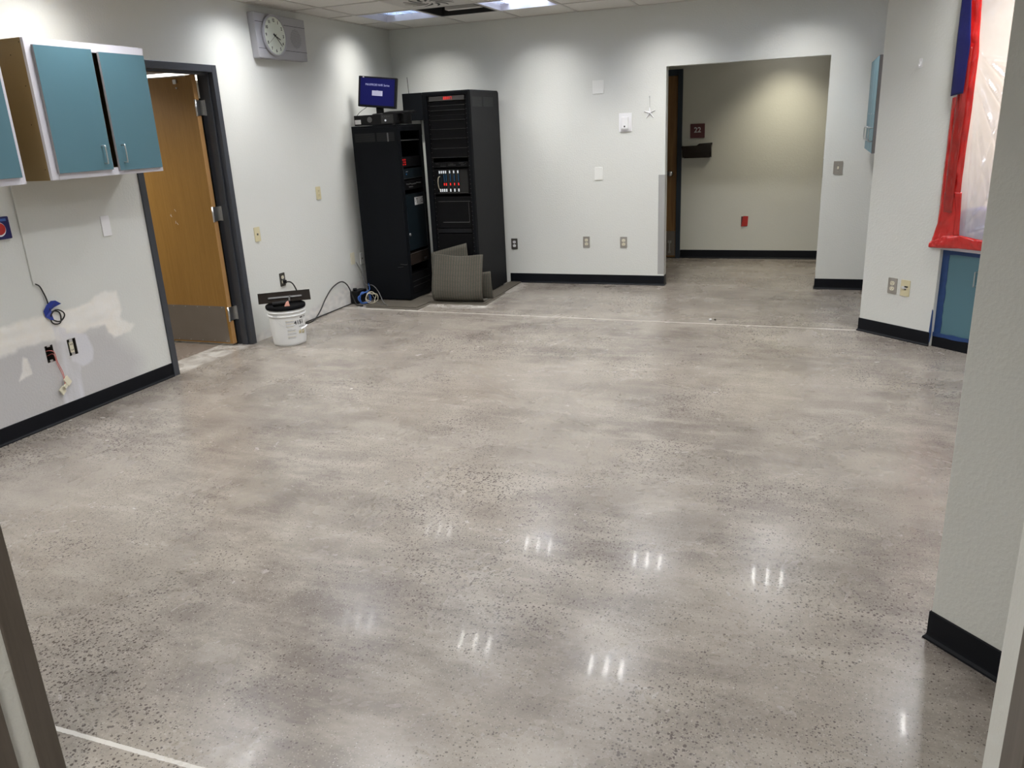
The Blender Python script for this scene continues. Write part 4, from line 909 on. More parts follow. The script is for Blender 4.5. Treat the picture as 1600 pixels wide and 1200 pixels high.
# ================================================================ LEFT RACK
RX0, RX1, RY0, RY1, RZ = -4.235, -3.742, 7.046, 7.575, 1.706
t = thing('equipment_rack', 'shorter black equipment rack with the monitor on top', 'equipment rack', (RX0, RY0, 0), 0, None)
r = MB(); r.box(RX0, RX1, RY0, RY0+.02, .02, RZ-.02); r.build('side_panel', 'rack', t, bevel=.002)
r = MB(); r.box(RX0, RX1, RY1-.02, RY1, .02, RZ-.02); r.build('side_panel', 'rack', t, bevel=.002)
MB().box(RX0, RX1, RY0, RY1, RZ-.02, RZ).build('top_panel', 'rack', t, bevel=.002)
MB().box(RX0, RX0+.02, RY0+.02, RY1-.02, .02, RZ-.02).build('back_panel', 'rack', t)
MB().box(RX0+.02, RX1, RY0+.02, RY1-.02, .012, .06).build('bottom_panel', 'rack', t)
r = MB(); r.box(RX1-.03, RX1, RY0+.02, RY0+.062, .06, RZ-.02); r.box(RX1-.03, RX1, RY1-.062, RY1-.02, .06, RZ-.02); r.box(RX1-.03, RX1, RY0+.062, RY1-.062, RZ-.06, RZ-.02); r.build('front_rail', 'rack', t, bevel=.001)
v = MB()
for xa, xb in ((-4.205, -3.985), (-3.965, -3.775)):
    for i in range(9): z = 1.560+i*.009; v.box(xa, xb, RY0-.0008, RY0, z, z+.004)
v.build('vent_slots', 'grille', t)
MB().box(-3.852, -3.838, RY0-.002, RY0, 1.555, 1.635).build('vent_catch', 'grey_bar', t)
cs = MB()
for x in (RX0+.05, RX1-.05):
    for y in (RY0+.05, RY1-.05): cs.cyl((x, y, 0), (x, y, .012), .02, seg=14)
cs.build('foot', 'black_pl', t)
fx = RX1-.03
scf = MB()
scf.tube([(-3.83, RY0-.0012, .377), (-3.77, RY0-.0012, .372), (-3.752, RY0-.0012, .378)], .002, 5); scf.tube([(-3.86, RY0-.0012, .345), (-3.80, RY0-.0012, .352)], .0015, 5); scf.build('scuff', 'edge_line', t)
def rack_unit(name, label, cat, y0, y1, z0, z1, m='unit', depth=.30, proud=0.0, grp=None):
    u = thing(name, label, cat, ((fx+RX1)/2, (y0+y1)/2, z0), 0, grp)
    MB().box(fx-depth, RX1-.006+proud, y0, y1, z0, z1).build('body', m, u, bevel=.002); return u
y0, y1 = RY0+.064, RY1-.064
fxs = RX1-.006
u = rack_unit('shelf', 'thin dark shelf near the top inside the shorter rack', 'shelf', y0, y1, 1.553, 1.562, 'edge_line')
u = rack_unit('audio_amplifier', 'black audio unit with dim red digits in the shorter rack', 'rack equipment', y0, y1, 1.31, 1.40)
sg = MB()
for r_i in range(3):
    for c_i in range(5):
        if random.random() < .75: sg.box(fxs, fxs+.001, y0+.006+c_i*.014, y0+.016+c_i*.014, 1.326+r_i*.022, 1.340+r_i*.022)
sg.build('red_display', 'led_dim', u)
u = rack_unit('network_switch', 'small dark device with faint blue front inside the shorter rack', 'rack equipment', y0, y1, 1.195, 1.29, 'rack_blue')
MB().box(fxs, fxs+.0015, y0+.06, y0+.10, 1.262, 1.266).build('label_mark', 'label', u); MB().box(fxs, fxs+.0012, y0, y1, 1.196, 1.200).build('bright_edge', 'edge_line', u)
MB().box(fxs-.005, fxs+.001, y0-.0, y0+.010, 1.205, 1.30).build('light_strip', 'grey_bar', u); MB().box(fxs, fxs+.001, y0+.06, y0+.075, 1.235, 1.245).build('lamp', 'led_blue', u)
u = rack_unit('audio_mixer', 'black mixer panel with small worn knobs in the shorter rack', 'rack equipment', y0, y1, 1.09, 1.18)
for i in range(9):
    yy = y0+.05+i*.036; zz = 1.145+random.uniform(-.006, .006); MB().cyl((fxs, yy, zz), (fxs+.012, yy, zz), .006, seg=10).build('knob', 'edge_line', u)
for i in range(3): MB().cyl((fxs, y0+.10+i*.03, 1.115), (fxs+.012, y0+.10+i*.03, 1.115), .006, seg=10).build('knob', 'edge_line', u)
u = rack_unit('equipment_locker', 'dark blue-grey locked rack door with a white label', 'rack equipment', y0-.001, y1+.001, .50, 1.045, 'rack_blue', .2, .010)
lb = MB().box(RX1+.004, RX1+.005, 7.285, 7.47, .932, 1.008).build('paper_label', 'label', u)
ls = MB()
for k in range(2):
    for i in range(14): yy = 7.295+k*.10+random.uniform(0, .06); zz = .945+random.uniform(0, .055); ls.box(RX1+.005, RX1+.0054, yy, yy+.012, zz, zz+.005)
ls.build('print', 'ink', lb)
MB().cyl((RX1+.004, 7.125, .660), (RX1+.016, 7.125, .660), .014, seg=16).build('lock', 'steel', u)
MB().box(RX1-.004, RX1+.0055, y1-.006, y1-.002, .53, 1.03).build('worn_edge', 'edge_line', u)
u = rack_unit('blank_panel', 'glossy brown blank panel low in the shorter rack', 'rack equipment', y0, y1, .355, .472, 'unit_brown', .05, .008)
MB().box(RX1+.002, RX1+.003, y0, y1, .466, .470).build('worn_edge', 'edge_line', u)
MB().box(RX1+.002, RX1+.003, y1-.10, y1-.05, .372, .392).build('badge', 'edge_line', u)
u = rack_unit('ups_unit', 'black power unit with light edge lines at the foot of the shorter rack', 'rack equipment', y0, y1, .062, .26, 'unit', .3, .006)
e_ = MB(); e_.box(RX1-.001, RX1+.0012, y0+.01, y1-.01, .186, .189); e_.box(RX1-.001, RX1+.0012, y0+.01, y1-.01, .132, .136); e_.build('edge_trim', 'edge_line', u)

# antenna box on the back wall
t = thing('antenna_box', 'black box with a thin antenna on the back wall between monitor and tall rack', 'antenna box', (-4.04, YB, 1.75))
MB().box(-4.152, -3.925, YB-.16, YB-.001, 1.748, 2.020).build('box', 'rack', t, bevel=.003)
MB().tube([(-4.078, YB-.14, 2.02), (-4.080, YB-.14, 2.07), (-4.085, YB-.14, 2.180)], .0028, 8).build('antenna', 'black_pl', t)
MB().cyl((-3.98, YB-.10, 1.60), (-3.98, YB-.10, 1.748), .003, seg=8).build('cable', 'cable_black', t)

# monitor, recorder, keyboard tray on the short rack
t = thing('video_recorder', 'flat black recorder box on the shorter rack, under the monitor', 'recorder', (-4.0, 7.2, RZ))
bd = MB().box(-4.200, -3.772, 7.056, 7.43, RZ+.004, RZ+.098).build('case', 'black_pl', t, bevel=.002)
MB().box(-4.192, -4.128, 7.0545, 7.056, RZ+.018, RZ+.058).build('sticker', 'label', t)
MB().box(-3.905, -3.774, 7.054, 7.056, RZ+.016, RZ+.094).build('front_panel', 'ink', t)
MB().cyl((-3.858, 7.049, RZ+.042), (-3.858, 7.054, RZ+.042), .009, seg=16).build('button', 'led_white', t)
bt_ = MB()
for i in range(4): bt_.cyl((-3.885+i*.022, 7.051, RZ+.076), (-3.885+i*.022, 7.054, RZ+.076), .0035, seg=8)
bt_.build('small_button', 'edge_line', t)
bdg = MB().cyl((-4.03, 7.054, RZ+.055), (-4.03, 7.0565, RZ+.055), .026, seg=24).build('round_badge', 'grey_bar', t)
ft = MB()
for x in (-4.18, -3.79):
    for y in (7.08, 7.40): ft.cyl((x, y, RZ), (x, y, RZ+.004), .012, seg=12)
ft.build('foot', 'steel', t)
t = thing('keyboard', 'thin black keyboard lying on the recorder beside the monitor stand', 'keyboard', (-3.8, 7.2, RZ+.098), math.radians(-6))
MB().quadbox([(-.15, -.06, .001), (.15, -.06, .001), (.15, .075, .001), (-.15, .075, .001), (-.15, -.06, .012), (.15, -.06, .012), (.15, .075, .020), (-.15, .075, .020)]).build('base', 'black_pl', t, world=False, bevel=.002)
ky = MB()
for i in range(15):
    for j in range(5): ky.box(-.144+i*.0192, -.129+i*.0192, -.052+j*.023, -.034+j*.023, .0125+j*.0022, .019+j*.0022)
tag(ky.build('keys', 'ink', t, world=False), None, None)
t.location = (-3.785, 7.20, RZ+.0985)
mx, my, mz = -4.028, 7.26, 1.905
t = thing('computer_monitor', 'square monitor with a blue screen on top of the shorter rack', 'monitor', (mx, my, RZ+.098), math.radians(12))
mo = -(RZ+.098)
MB().lathe([(.075, 0), (.075, .008), (.06, .014), (.02, .016)], seg=32).build('stand_base', 'black_pl', t, world=False)
MB().quadbox([(-.035, .01, .012), (.035, .01, .012), (.035, .035, .012), (-.035, .035, .012), (-.035, .02, .16), (.035, .02, .16), (.035, .04, .16), (-.035, .04, .16)]).build('stand_neck', 'black_pl', t, world=False)
tl = Matrix.Rotation(math.radians(-4), 4, 'X'); dz = .208
hd = MB().box(-.190, .190, -.004, .040, -.140, .140).build('bezel', 'black_pl', t, world=False, bevel=.003); hd.location = (0, -.012, dz); hd.rotation_euler = (math.radians(-4), math.radians(6.5), 0)
MB().box(-.186, .186, .008, .036, .140, .1425).build('top_cover', 'grey_bar', hd, world=False)
sc_ = MB().box(-.170, .170, -.0052, -.004, -.120, .126).build('screen', 'screen', hd, world=False)
text('MAXPRO® NVR Series', .028, 'screen_title', 'screen_text', hd, (0, -.0056, .066), ext=.0002, sx=.88)
MB().box(-.052, .052, -.0058, -.0052, -.032, .014).build('screen_dialog', 'screen_box', hd, world=False)
sl_ = MB()
for z in (.004, -.008, -.020): sl_.box(-.045, .040, -.0061, -.0058, z-.002, z+.001)
sl_.build('dialog_lines', 'clock_grey', hd, world=False)
text('...', .03, 'screen_dots', 'screen_text', hd, (0, -.0056, .024), ext=.0002)
MB().box(-.150, -.135, -.0056, -.004, .128, .136).build('sticker', 'label', hd, world=False)
cw = MB(); cw.tube([(-4.13, 7.27, RZ+.205), (-4.155, 7.22, RZ+.17), (-4.19, 7.16, RZ+.13), (-4.218, 7.12, RZ+.08), (-4.222, 7.10, RZ+.04), (-4.21, 7.10, RZ+.006)], .0028, 8)
tag(cw.build('monitor_cord', 'cable_black'), 'thin black cord dropping from the monitor past the recorder sticker', 'cord')

# ================================================================ TALL RACK
TX0, TX1, TY0, TY1, TZ = -3.592, -3.084, 7.321, 8.06, 1.992
t = thing('equipment_rack', 'tall black equipment rack with red display against the back wall', 'equipment rack', (TX0, TY0, 0))
MB().box(TX1-.02, TX1, TY0, TY1, .02, TZ-.02).build('side_panel', 'rack_side', t, bevel=.002)
MB().box(TX0, TX0+.02, TY0, TY1, .02, TZ-.02).build('side_panel', 'rack', t, bevel=.002)
r = MB(); r.quadbox([(TX0, TY0, TZ-.02), (TX1, TY0, TZ-.02), (TX1, TY1, TZ-.02), (TX0, TY1, TZ-.02), (TX0+.004, TY0+.004, TZ-.004), (TX1-.01, TY0+.004, TZ-.004), (TX1-.01, TY1, TZ), (TX0+.004, TY1, TZ)]); r.build('top_panel', 'rack', t, bevel=.003)
MB().box(TX0+.02, TX1-.02, TY1-.02, TY1, .02, TZ-.02).build('back_panel', 'rack', t)
MB().box(TX0+.02, TX1-.02, TY0, TY1-.02, .012, .08).build('bottom_panel', 'rack', t)
r = MB(); fy = TY0+.03
r.box(TX0+.02, TX0+.048, TY0, fy, .08, TZ-.02); r.box(TX1-.048, TX1-.02, TY0, fy, .08, TZ-.02); r.box(TX0+.048, TX1-.048, TY0, fy, 1.950, TZ-.02); r.build('front_frame', 'rack', t, bevel=.001)
r = MB(); r.box(TX0+.05, TX0+.068, TY0+.02, TY0+.026, .08, 1.95); r.box(TX1-.068, TX1-.05, TY0+.02, TY0+.026, .08, 1.95); r.build('mounting_rail', 'unit', t)
hl = MB()
for i in range(42):
    z = .12+i*.0436
    for x in (TX0+.059, TX1-.059): hl.cyl((x, TY0+.0188, z), (x, TY0+.020, z), .003, seg=6)
hl.build('rail_screws', 'grey_bar', t)
v = MB()
for ya, yb in ((7.36, 7.60), (7.64, 7.90)):
    for i in range(9): z = 1.838+i*.010; v.box(TX1, TX1+.0008, ya, yb, z, z+.005)
v.build('vent_slots', 'grille', t)
cs = MB()
for x in (TX0+.05, TX1-.05):
    for y in (TY0+.05, TY1-.05): cs.cyl((x, y, 0), (x, y, .012), .02, seg=14)
cs.build('foot', 'black_pl', t)
ua, ub = TX0+.070, TX1-.070
def tunit(name, label, z0, z1, m='unit', depth=.3, proud=0, grp=None):
    u = thing(name, label, 'rack equipment', ((ua+ub)/2, TY0+.02, z0), 0, grp); MB().box(ua, ub, TY0+.018-proud, TY0+.02+depth, z0, z1).build('body', m, u, bevel=.0015); return u
u = tunit('display_panel', 'grey display strip with red digits at the top of the tall rack', 1.902, 1.944, 'grey_bar', .2, .006)
sg = MB(); yf = TY0+.012
def seg7(mb, x, z, w_, h_, segs, yf, th=.003):
    if 'a' in segs: mb.box(x, x+w_, yf-.001, yf, z+h_-th, z+h_)
    if 'g' in segs: mb.box(x, x+w_, yf-.001, yf, z+h_/2-th/2, z+h_/2+th/2)
    if 'd' in segs: mb.box(x, x+w_, yf-.001, yf, z, z+th)
    if 'f' in segs: mb.box(x, x+th, yf-.001, yf, z+h_/2, z+h_)
    if 'b' in segs: mb.box(x+w_-th, x+w_, yf-.001, yf, z+h_/2, z+h_)
    if 'e' in segs: mb.box(x, x+th, yf-.001, yf, z, z+h_/2)
    if 'c' in segs: mb.box(x+w_-th, x+w_, yf-.001, yf, z, z+h_/2)
for i, s_ in enumerate(('abcdefg', 'abcdefg', 'bcefg', 'bcef', 'abc')): seg7(sg, -3.370+i*.0185, 1.911, .013, .026, s_, yf, .0035)
sg.build('digits', 'led_red', u)
zz = [1.895, 1.842, 1.790, 1.738, 1.640, 1.552, 1.462, 1.378]
zs = [1.898, 1.856, 1.812, 1.766, 1.722, 1.640, 1.552, 1.462, 1.376]
tn = ['topmost', 'second from top', 'third from top', 'fourth from top', 'fifth from top', 'sixth from top', 'seventh from top', 'lowest']
for i in range(8):
    u = tunit('blank_panel', 'black blank panel in the tall rack, %s of the eight' % tn[i], zs[i+1]+.002, zs[i]-.002, 'unit', .04, .002*(i % 2), 'blank panels in the tall rack')
    MB().box(ua, ub, TY0+.0150-.002*(i % 2), TY0+.018, zs[i+1]+.002, zs[i+1]+.0045).build('edge_trim', 'grille' if i in (2,) else 'edge_line', u)
u = tunit('patch_module', 'thin panel of faint switches above the cable bay in the tall rack', 1.285, 1.335, 'unit')
mk = MB()
for a_, b_, z in ((.02, .045, .035), (.07, .13, .012), (.05, .055, .03), (.08, .085, .03), (.10, .105, .03), (.12, .125, .03), (.16, .165, .03), (.175, .21, .03), (.155, .235, .018), (.27, .32, .035), (.29, .33, .018), (.335, .342, .03), (.34, .345, .015)): mk.box(ua+a_, ua+b_, TY0+.0172, TY0+.018, 1.285+z, 1.285+z+.004)
mk.build('markings', 'edge_line', u)
u = tunit('card_cage', 'open bay of vertical cards with white ends and red lights in the tall rack', 1.03, 1.27, 'grille', .02, -.09)
cg = MB(); cg.box(ua, ub, TY0+.02, TY0+.11, 1.03, 1.042); cg.box(ua, ub, TY0+.02, TY0+.11, 1.262, 1.27); cg.box(ua, ua+.03, TY0+.02, TY0+.11, 1.042, 1.262); cg.box(ub-.015, ub, TY0+.02, TY0+.11, 1.042, 1.262); cg.build('housing', 'unit', u)
MB().box(ua+.03, ub-.015, TY0+.017, TY0+.02, 1.040, 1.044).build('lower_rail', 'edge_line', u)
for i, x in enumerate((.050, .072, .094, .116, .160, .204, .248)):
    cx_ = ua+x; cdv = MB().box(cx_-.006, cx_+.006, TY0+.03, TY0+.10, 1.05, 1.255).build('card', 'rack_blue', u)
    MB().box(cx_-.006, cx_+.006, TY0+.026, TY0+.03, 1.228, 1.254).build('card_end', 'led_white', cdv); MB().box(cx_-.006, cx_+.006, TY0+.026, TY0+.03, 1.052, 1.080).build('card_end', 'led_white', cdv)
    if i >= 2: MB().box(cx_-.004, cx_+.006, TY0+.028, TY0+.03, 1.112, 1.136).build('red_light', 'led_red', cdv)
    if i >= 2:
        b_ = MB()
        for k in range(6): b_.box(cx_+.001, cx_+.005, TY0+.028, TY0+.03, 1.150+k*.012, 1.156+k*.012)
        b_.build('blue_lights', 'led_blue', cdv)
MB().tube([(ua+.052, TY0+.03, 1.20), (ua+.040, TY0+.018, 1.19), (ua+.034, TY0+.014, 1.15), (ua+.036, TY0+.018, 1.10), (ua+.045, TY0+.03, 1.06)], .004, 8).build('loop_cable', 'cable_white', u)
u = tunit('blank_panel', 'framed recessed black panel below the card bay of the tall rack', .70, 1.005, 'unit', .04)
e_ = MB(); e_.box(ua+.06, ub-.02, TY0+.0165, TY0+.018, .752, .757); e_.box(ua+.02, ub, TY0+.0165, TY0+.018, .957, .960); e_.box(ub-.022, ub-.020, TY0+.0165, TY0+.018, .757, .95); e_.build('edge_trim', 'grey_bar', u)
u = tunit('rack_shelf', 'dark shelf front under the framed panel of the tall rack', .650, .692, 'rack_side', .3, .006)
u = tunit('blank_panel', 'large plain black panel at the bottom of the tall rack', .10, .640, 'unit', .03)

# ================================================================ CARPET
# loose carpet remnants in front of the racks
cb = MB(); cb.prism([(-4.10, 6.752), (-3.540, 6.748), (-3.520, 7.010), (-2.935, 7.018), (-2.948, 8.140), (-3.08, 8.14), (-3.08, 7.318), (-3.74, 7.318), (-3.74, 7.040), (-4.10, 7.040)], 0.0046, 0.0105)
low = cb.build('carpet_pad', 'carpet'); tag(low, 'flat carpet piece under both black racks', 'carpet')
cb = MB(); cb.prism([(-4.07, 6.70), (-3.490, 6.683), (-3.489, 6.970), (-2.901, 6.973), (-2.921, 7.573), (-2.95, 7.60), (-2.95, 7.03), (-3.53, 7.02), (-3.55, 6.76), (-4.07, 6.76)], 0.0, 0.0045)
tag(cb.build('carpet_remnant', 'carpet'), 'narrow lower carpet edge showing in front of the racks', 'carpet')
def curl(name, xa, xb, prof, label, skew=0.0, m='carpet', th=.006, rz=0, org=(0, 0, 0)):
    """sheet swept in x; prof is a list of (y,z)"""
    mb = MB(); nx = 16; P = [Vector((0, p[0], p[1])) for p in prof]; Q = []
    E_ = [2*P[0]-P[1]]+P+[2*P[-1]-P[-2]]
    for i in range(1, len(E_)-2):
        for k in range(6):
            t_ = k/6; a_, b_, c_, d_ = E_[i-1], E_[i], E_[i+1], E_[i+2]; Q.append(.5*((2*b_)+(c_-a_)*t_+(2*a_-5*b_+4*c_-d_)*t_*t_+(3*b_-a_-3*c_+d_)*t_**3))
    Q.append(P[-1]); n = len(Q)
    for side in (0, 1):
        for i, q in enumerate(Q):
            d_ = (Q[min(i+1, n-1)]-Q[max(i-1, 0)]).normalized(); nr = Vector((0, -d_.z, d_.y))
            for j in range(nx+1):
                x = xa+(xb-xa)*j/nx; fr_ = i/(n-1); p = q+nr*(th*side)
                mb.v.append((x+skew*fr_*fr_, p.y+.012*math.sin(j*.55+fr_*2)*fr_, max(.0005, p.z+.010*math.sin(j*.4+1)*fr_)))
    w_ = nx+1; NN = n*w_
    for i in range(n-1):
        for j in range(nx):
            q_ = (i*w_+j, i*w_+j+1, (i+1)*w_+j+1, (i+1)*w_+j); mb.f.append(q_); mb.smooth.append(True); mb.f.append(tuple(NN+k for k in reversed(q_))); mb.smooth.append(True)
        for j in (0, nx): a_, b_ = i*w_+j, (i+1)*w_+j; mb.f.append((a_, b_, NN+b_, NN+a_)); mb.smooth.append(False)
    for j in range(nx):
        for i in (0, n-1): a_, b_ = i*w_+j, i*w_+j+1; mb.f.append((a_, b_, NN+b_, NN+a_)); mb.smooth.append(False)
    o = mb.build(name, m, None, world=False); me = o.data; uvl = me.uv_layers.new(name='UVMap')
    for lp in me.loops:
        c_ = me.vertices[lp.vertex_index].co; k = (lp.vertex_index % NN)//w_; uvl.data[lp.index].uv = (c_.x, k*.012)
    o.location = org; o.rotation_euler = (0, 0, rz); tag(o, label, 'carpet'); return o
curl('carpet_remnant', -.262, .262, [(-.06, .008), (-.16, .010), (-.235, .030), (-.262, .10), (-.245, .20), (-.21, .31), (-.175, .405), (-.155, .455)], 'curled carpet remnant standing up in front of the tall rack', .0, rz=math.radians(4), org=(-3.235, 7.27, 0.006))
def sheet(name, pts, label):
    """leaning quad sheet from 4 corner points with thickness and a slight bow"""
    mb = MB(); a_, b_, c_, d_ = [Vector(p) for p in pts]; n_ = (b_-a_).cross(d_-a_).normalized(); k = 12
    for s_ in (0, 1):
        for i in range(k+1):
            for j in range(k+1):
                u_, v_ = j/k, i/k; p = (a_*(1-u_)+b_*u_)*(1-v_)+(d_*(1-u_)+c_*u_)*v_ + n_*(.006*s_+.018*math.sin(PI*v_)); mb.v.append(tuple(p))
    w_ = k+1; NN = w_*w_
    for i in range(k):
        for j in range(k):
            q_ = (i*w_+j, i*w_+j+1, (i+1)*w_+j+1, (i+1)*w_+j); mb.f.append(q_); mb.smooth.append(True); mb.f.append(tuple(NN+x for x in reversed(q_))); mb.smooth.append(True)
    for i in range(k):
        for a2, b2_ in ((i*w_, (i+1)*w_), (i*w_+k, (i+1)*w_+k), (i, i+1), (k*w_+i, k*w_+i+1)): mb.f.append((a2, b2_, NN+b2_, NN+a2)); mb.smooth.append(False)
    o = mb.build(name, 'carpet'); uvl = o.data.uv_layers.new(name='UVMap')
    for lp in o.data.loops:
        c2 = o.data.vertices[lp.vertex_index].co; uvl.data[lp.index].uv = (c2.x, c2.z)
    return tag(o, label, 'carpet')
sheet('carpet_remnant', [(-3.56, 7.225, .0125), (-3.13, 7.23, .0125), (-3.205, 7.295, .555), (-3.60, 7.29, .455)], 'carpet piece leaning on the tall rack behind the curled remnant')
sheet('carpet_remnant', [(-3.10, 7.225, .0125), (-2.925, 7.25, .0125), (-2.965, 7.30, .275), (-3.10, 7.295, .255)], 'small carpet scrap leaning at the tall rack corner')

# ================================================================ BUCKET
bx, by = -4.025, 5.375
t = thing('bucket', 'white plastic bucket printed 4151 beside the open door', 'bucket', (bx, by, 0))
MB().lathe([(.122, 0), (.130, .003), (.1335, .02), (.146, .232), (.1465, .245), (.156, .247), (.156, .254), (.1475, .256), (.1485, .275), (.158, .277), (.158, .285), (.150, .287), (.151, .299)], seg=64).build('pail', 'bucket', t, world=False)
lid = MB().lathe([(.150, .300), (.158, .302), (.161, .308), (.161, .325), (.156, .331), (.150, .330), (.147, .322), (.02, .321)], seg=64).build('lid', 'lid', t, world=False)
# label and text on the side facing the camera
dirc = math.atan2(-by, -bx)  # towards the camera
def on_bucket(da, z, out=.0006):
    r = .1335+(z-.02)/(.212)*.0125+out; a_ = dirc+da; return (r*math.cos(a_), r*math.sin(a_), z), a_
def curved(da0, da1, z0, z1, name, m, out=.0006):
    mb = MB(); n = 8
    for i in range(n+1):
        for z in (z0, z1):
            for oo in (out, out+.0006): p, _ = on_bucket(da0+(da1-da0)*i/n, z, oo); mb.v.append(p)
    for i in range(n):
        a_ = i*4; b_ = a_+4
        for q_ in ((a_+1, b_+1, b_+3, a_+3), (a_, a_+2, b_+2, b_), (a_, b_, b_+1, a_+1), (a_+2, a_+3, b_+3, b_+2)): mb.f.append(q_); mb.smooth.append(True)
    for a_ in (0, n*4): mb.f.append((a_, a_+1, a_+3, a_+2)); mb.smooth.append(False)
    return mb.build(name, m, t, world=False)
for i, (z, da0, da1) in enumerate([(.212, .0, .42), (.205, .0, .5), (.198, .0, .48), (.188, .0, .46), (.180, .0, .3), (.168, .0, .5), (.161, .0, .42), (.135, .05, .55), (.128, .05, .5), (.121, .05, .5), (.105, .03, .55), (.098, .03, .55), (.078, .03, .55), (.071, .03, .5), (.064, .03, .5)]):
    curved(da0-.12, da1-.12, z, z+.0028, 'small_print', 'clock_grey' if i % 3 else 'ivory')
for i, chx in enumerate('4151'):
    p, a_ = on_bucket(.42+i*.165, .190, .0012); o = text(chx, .044, 'number', 'ink', t, p, (PI/2, 0, a_+PI/2), bold=.0012)
curved(.75, .95, .224, .232, 'small_print', 'ink'); curved(1.1, 1.25, .224, .230, 'small_print', 'ink')
curved(.62, 1.1, .150, .153, 'small_print', 'ink'); curved(.66, 1.0, .158, .160, 'small_print', 'clock_grey')
curved(.60, .78, .096, .122, 'small_print', 'ivory'); curved(.85, 1.05, .09, .12, 'small_print', 'ivory')
curved(-.80, -.52, .246, .262, 'ear_label', 'clock_grey', .008)
hd_ = MB(); P = []
for i in range(15):
    u = i/14; da = -.72+u*1.55; z = .245-.115*math.sin(PI*min(1, u*.62)); p, _ = on_bucket(da, z, .012); P.append(p)
hd_.tube(P, .0014, 6, 2); hd_.build('wire_handle', 'steel', t, world=False)
gp, ga = on_bucket(1.0, .140, .018); gp0, _ = on_bucket(.68, .134, .016); gp2, _ = on_bucket(1.22, .147, .018)
MB().tube([gp0, gp, gp2], .0065, 10, 4).build('hand_grip', 'white_pl', t, world=False)
# trowel on the lid
ax = dirc-PI/2
t2 = thing('finishing_trowel', 'dark finishing trowel with black grip lying on the bucket lid', 'trowel', (bx, by, .3215), ax)
# local x runs left-right as seen from the camera, local -y... faces away
Rb = Matrix.Rotation(math.radians(-48), 3, 'X')
MB().obox((0.0, -.075, .055), (.42, .10, .003), Rb).build('blade', 'trowel', t2, world=False)
MB().obox((-.005, -.066, .052), (.27, .016, .009), Rb).build('mounting_bar', 'edge_line', t2, world=False)
MB().tube([(-.045, -.058, .060), (-.040, -.02, .060), (-.036, .02, .030)], .007, 10).build('shank', 'edge_line', t2, world=False)
MB().tube([(-.03, .03, .0215), (.02, .035, .023), (.07, .036, .0225), (.10, .034, .020)], .0185, 14).build('grip', 'black_pl', t2, world=False)
rg_ = MB(); rg_.quadbox([(-.035, .055, .0), (.010, .055, .0), (.010, .08, .0), (-.035, .08, .0), (-.026, .06, .045), (-.008, .06, .035), (-.008, .07, .035), (-.026, .07, .045)]);
o = thing('rag', 'small pink rag tucked beside the trowel grip on the bucket', 'rag', (bx, by, .3220), ax); rg_.build('cloth', 'pink', o, world=False, bevel=.004)

# ================================================================ CABLES ALONG THE LEFT WALL
t = thing('extension_cord', 'black power cord from the dark outlet looping along the wall to the racks', 'cord', (XL, 5.8, 0))
pc = MB(); W = XL
pc.tube([(W+.030, 5.790, .428), (W+.045, 5.83, .420), (W+.05, 5.865, .39), (W+.05, 5.90, .33), (W+.05, 5.92, .25), (W+.045, 5.90, .15), (W+.045, 5.93, .05), (W+.05, 5.99, .008), (W+.05, 6.10, .008), (W+.045, 6.22, .06), (W+.035, 6.36, .16), (W+.03, 6.50, .235), (W+.03, 6.66, .262), (W+.035, 6.76, .21), (W+.045, 6.815, .10), (W+.08, 6.81, .012), (W+.13, 6.76, .009), (W+.20, 6.74, .010)], .0062)
pc.build('cable', 'cable_black', t)
MB().box(W+.006, W+.034, 5.775, 5.80, .415, .445).build('plug', 'black_pl', t, bevel=.003)
t = MB(); t.tube([(W+.015, 5.93, .006), (W+.012, 6.2, .006), (W+.014, 6.5, .006), (W+.016, 6.83, .007)], .005); tag(t.build('floor_cord', 'cable_black'), 'straight black cord lying along the foot of the left wall', 'cord')
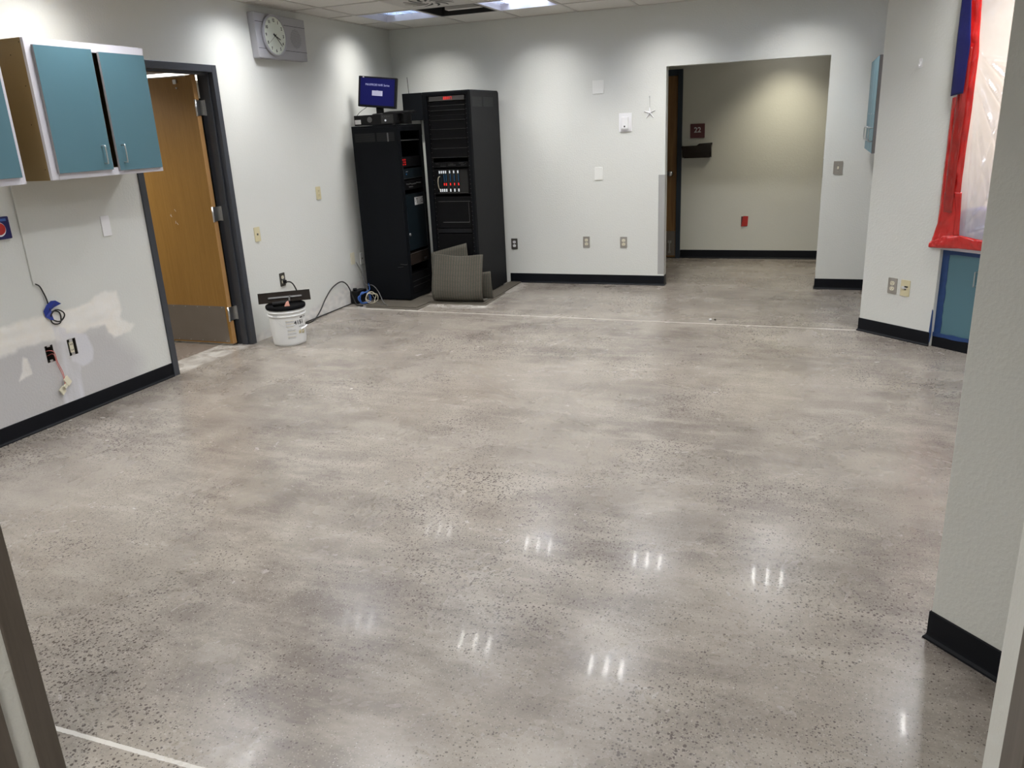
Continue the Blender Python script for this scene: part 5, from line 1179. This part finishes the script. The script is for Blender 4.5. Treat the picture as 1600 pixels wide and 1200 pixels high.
t = thing('power_strip', 'black box with cable bundle on the floor at the wall beside the shorter rack', 'power strip', (W, 6.93, 0))
MB().box(W+.002, W+.085, 6.845, 7.035, .0, .125).build('body', 'black_pl', t, bevel=.003); MB().cyl((W+.03, 6.90, .125), (W+.03, 6.90, .150), .02, seg=14).build('knob', 'black_pl', t)
def bundle(name, label, m, cx_, cy_, cz_, n, rad, sd, r=.0042, tail=None):
    rnd = random.Random(sd); mb = MB(); P = []
    for i in range(n*7):
        a_ = i*2*PI/7+sd; rr = rad*(.7+.5*rnd.random()); P.append((cx_+.5*rr*math.cos(a_)+.01*rnd.uniform(-1, 1), cy_+rr*.8*math.cos(a_), max(.012, cz_+rr*math.sin(a_))))
    if tail: P += tail
    mb.tube(P, r, 6, 4); return tag(mb.build(name, m), label, 'cable')
bundle('network_cable', 'tangled blue network cable on the floor beside the shorter rack', 'cable_blue', W+.17, 6.84, .065, 5, .062, 2, tail=[(W+.2, 6.9, .14), (W+.16, 6.96, .19)])
bundle('network_cable', 'cream cable loops beside the blue cable tangle', 'cable_white', W+.235, 6.87, .062, 2, .058, 5)
g_ = MB(); g_.tube([(W+.02, 6.99, .40), (W+.05, 7.02, .30), (W+.07, 7.03, .20), (W+.12, 6.99, .17), (W+.22, 6.94, .175), (W+.30, 6.90, .12), (W+.38, 6.84, .03), (W+.44, 6.80, .012), (W+.46, 6.76, .012)], .004)
g_.tube([(W+.09, 6.99, .145), (W+.20, 6.93, .09), (W+.30, 6.86, .02), (W+.40, 6.80, .012)], .003); tag(g_.build('grey_cable', 'cable_grey'), 'grey cables running from the ivory wall plate to the carpet', 'cable')
# small debris on the floor
rk = MB(); rk.lathe([(.004, 0), (.014, .004), (.012, .014), (.003, .018)], (-.741, 6.695, 0), 8); tag(rk.build('concrete_chip', 'label'), 'pale chip lying on the floor near the white joint line', 'debris')
rk = MB(); rk.lathe([(.003, 0), (.010, .003), (.008, .010), (.002, .012)], (-.705, 6.712, 0), 8); tag(rk.build('concrete_chip', 'unit_brown'), 'brown chip beside the pale chip on the floor', 'debris')
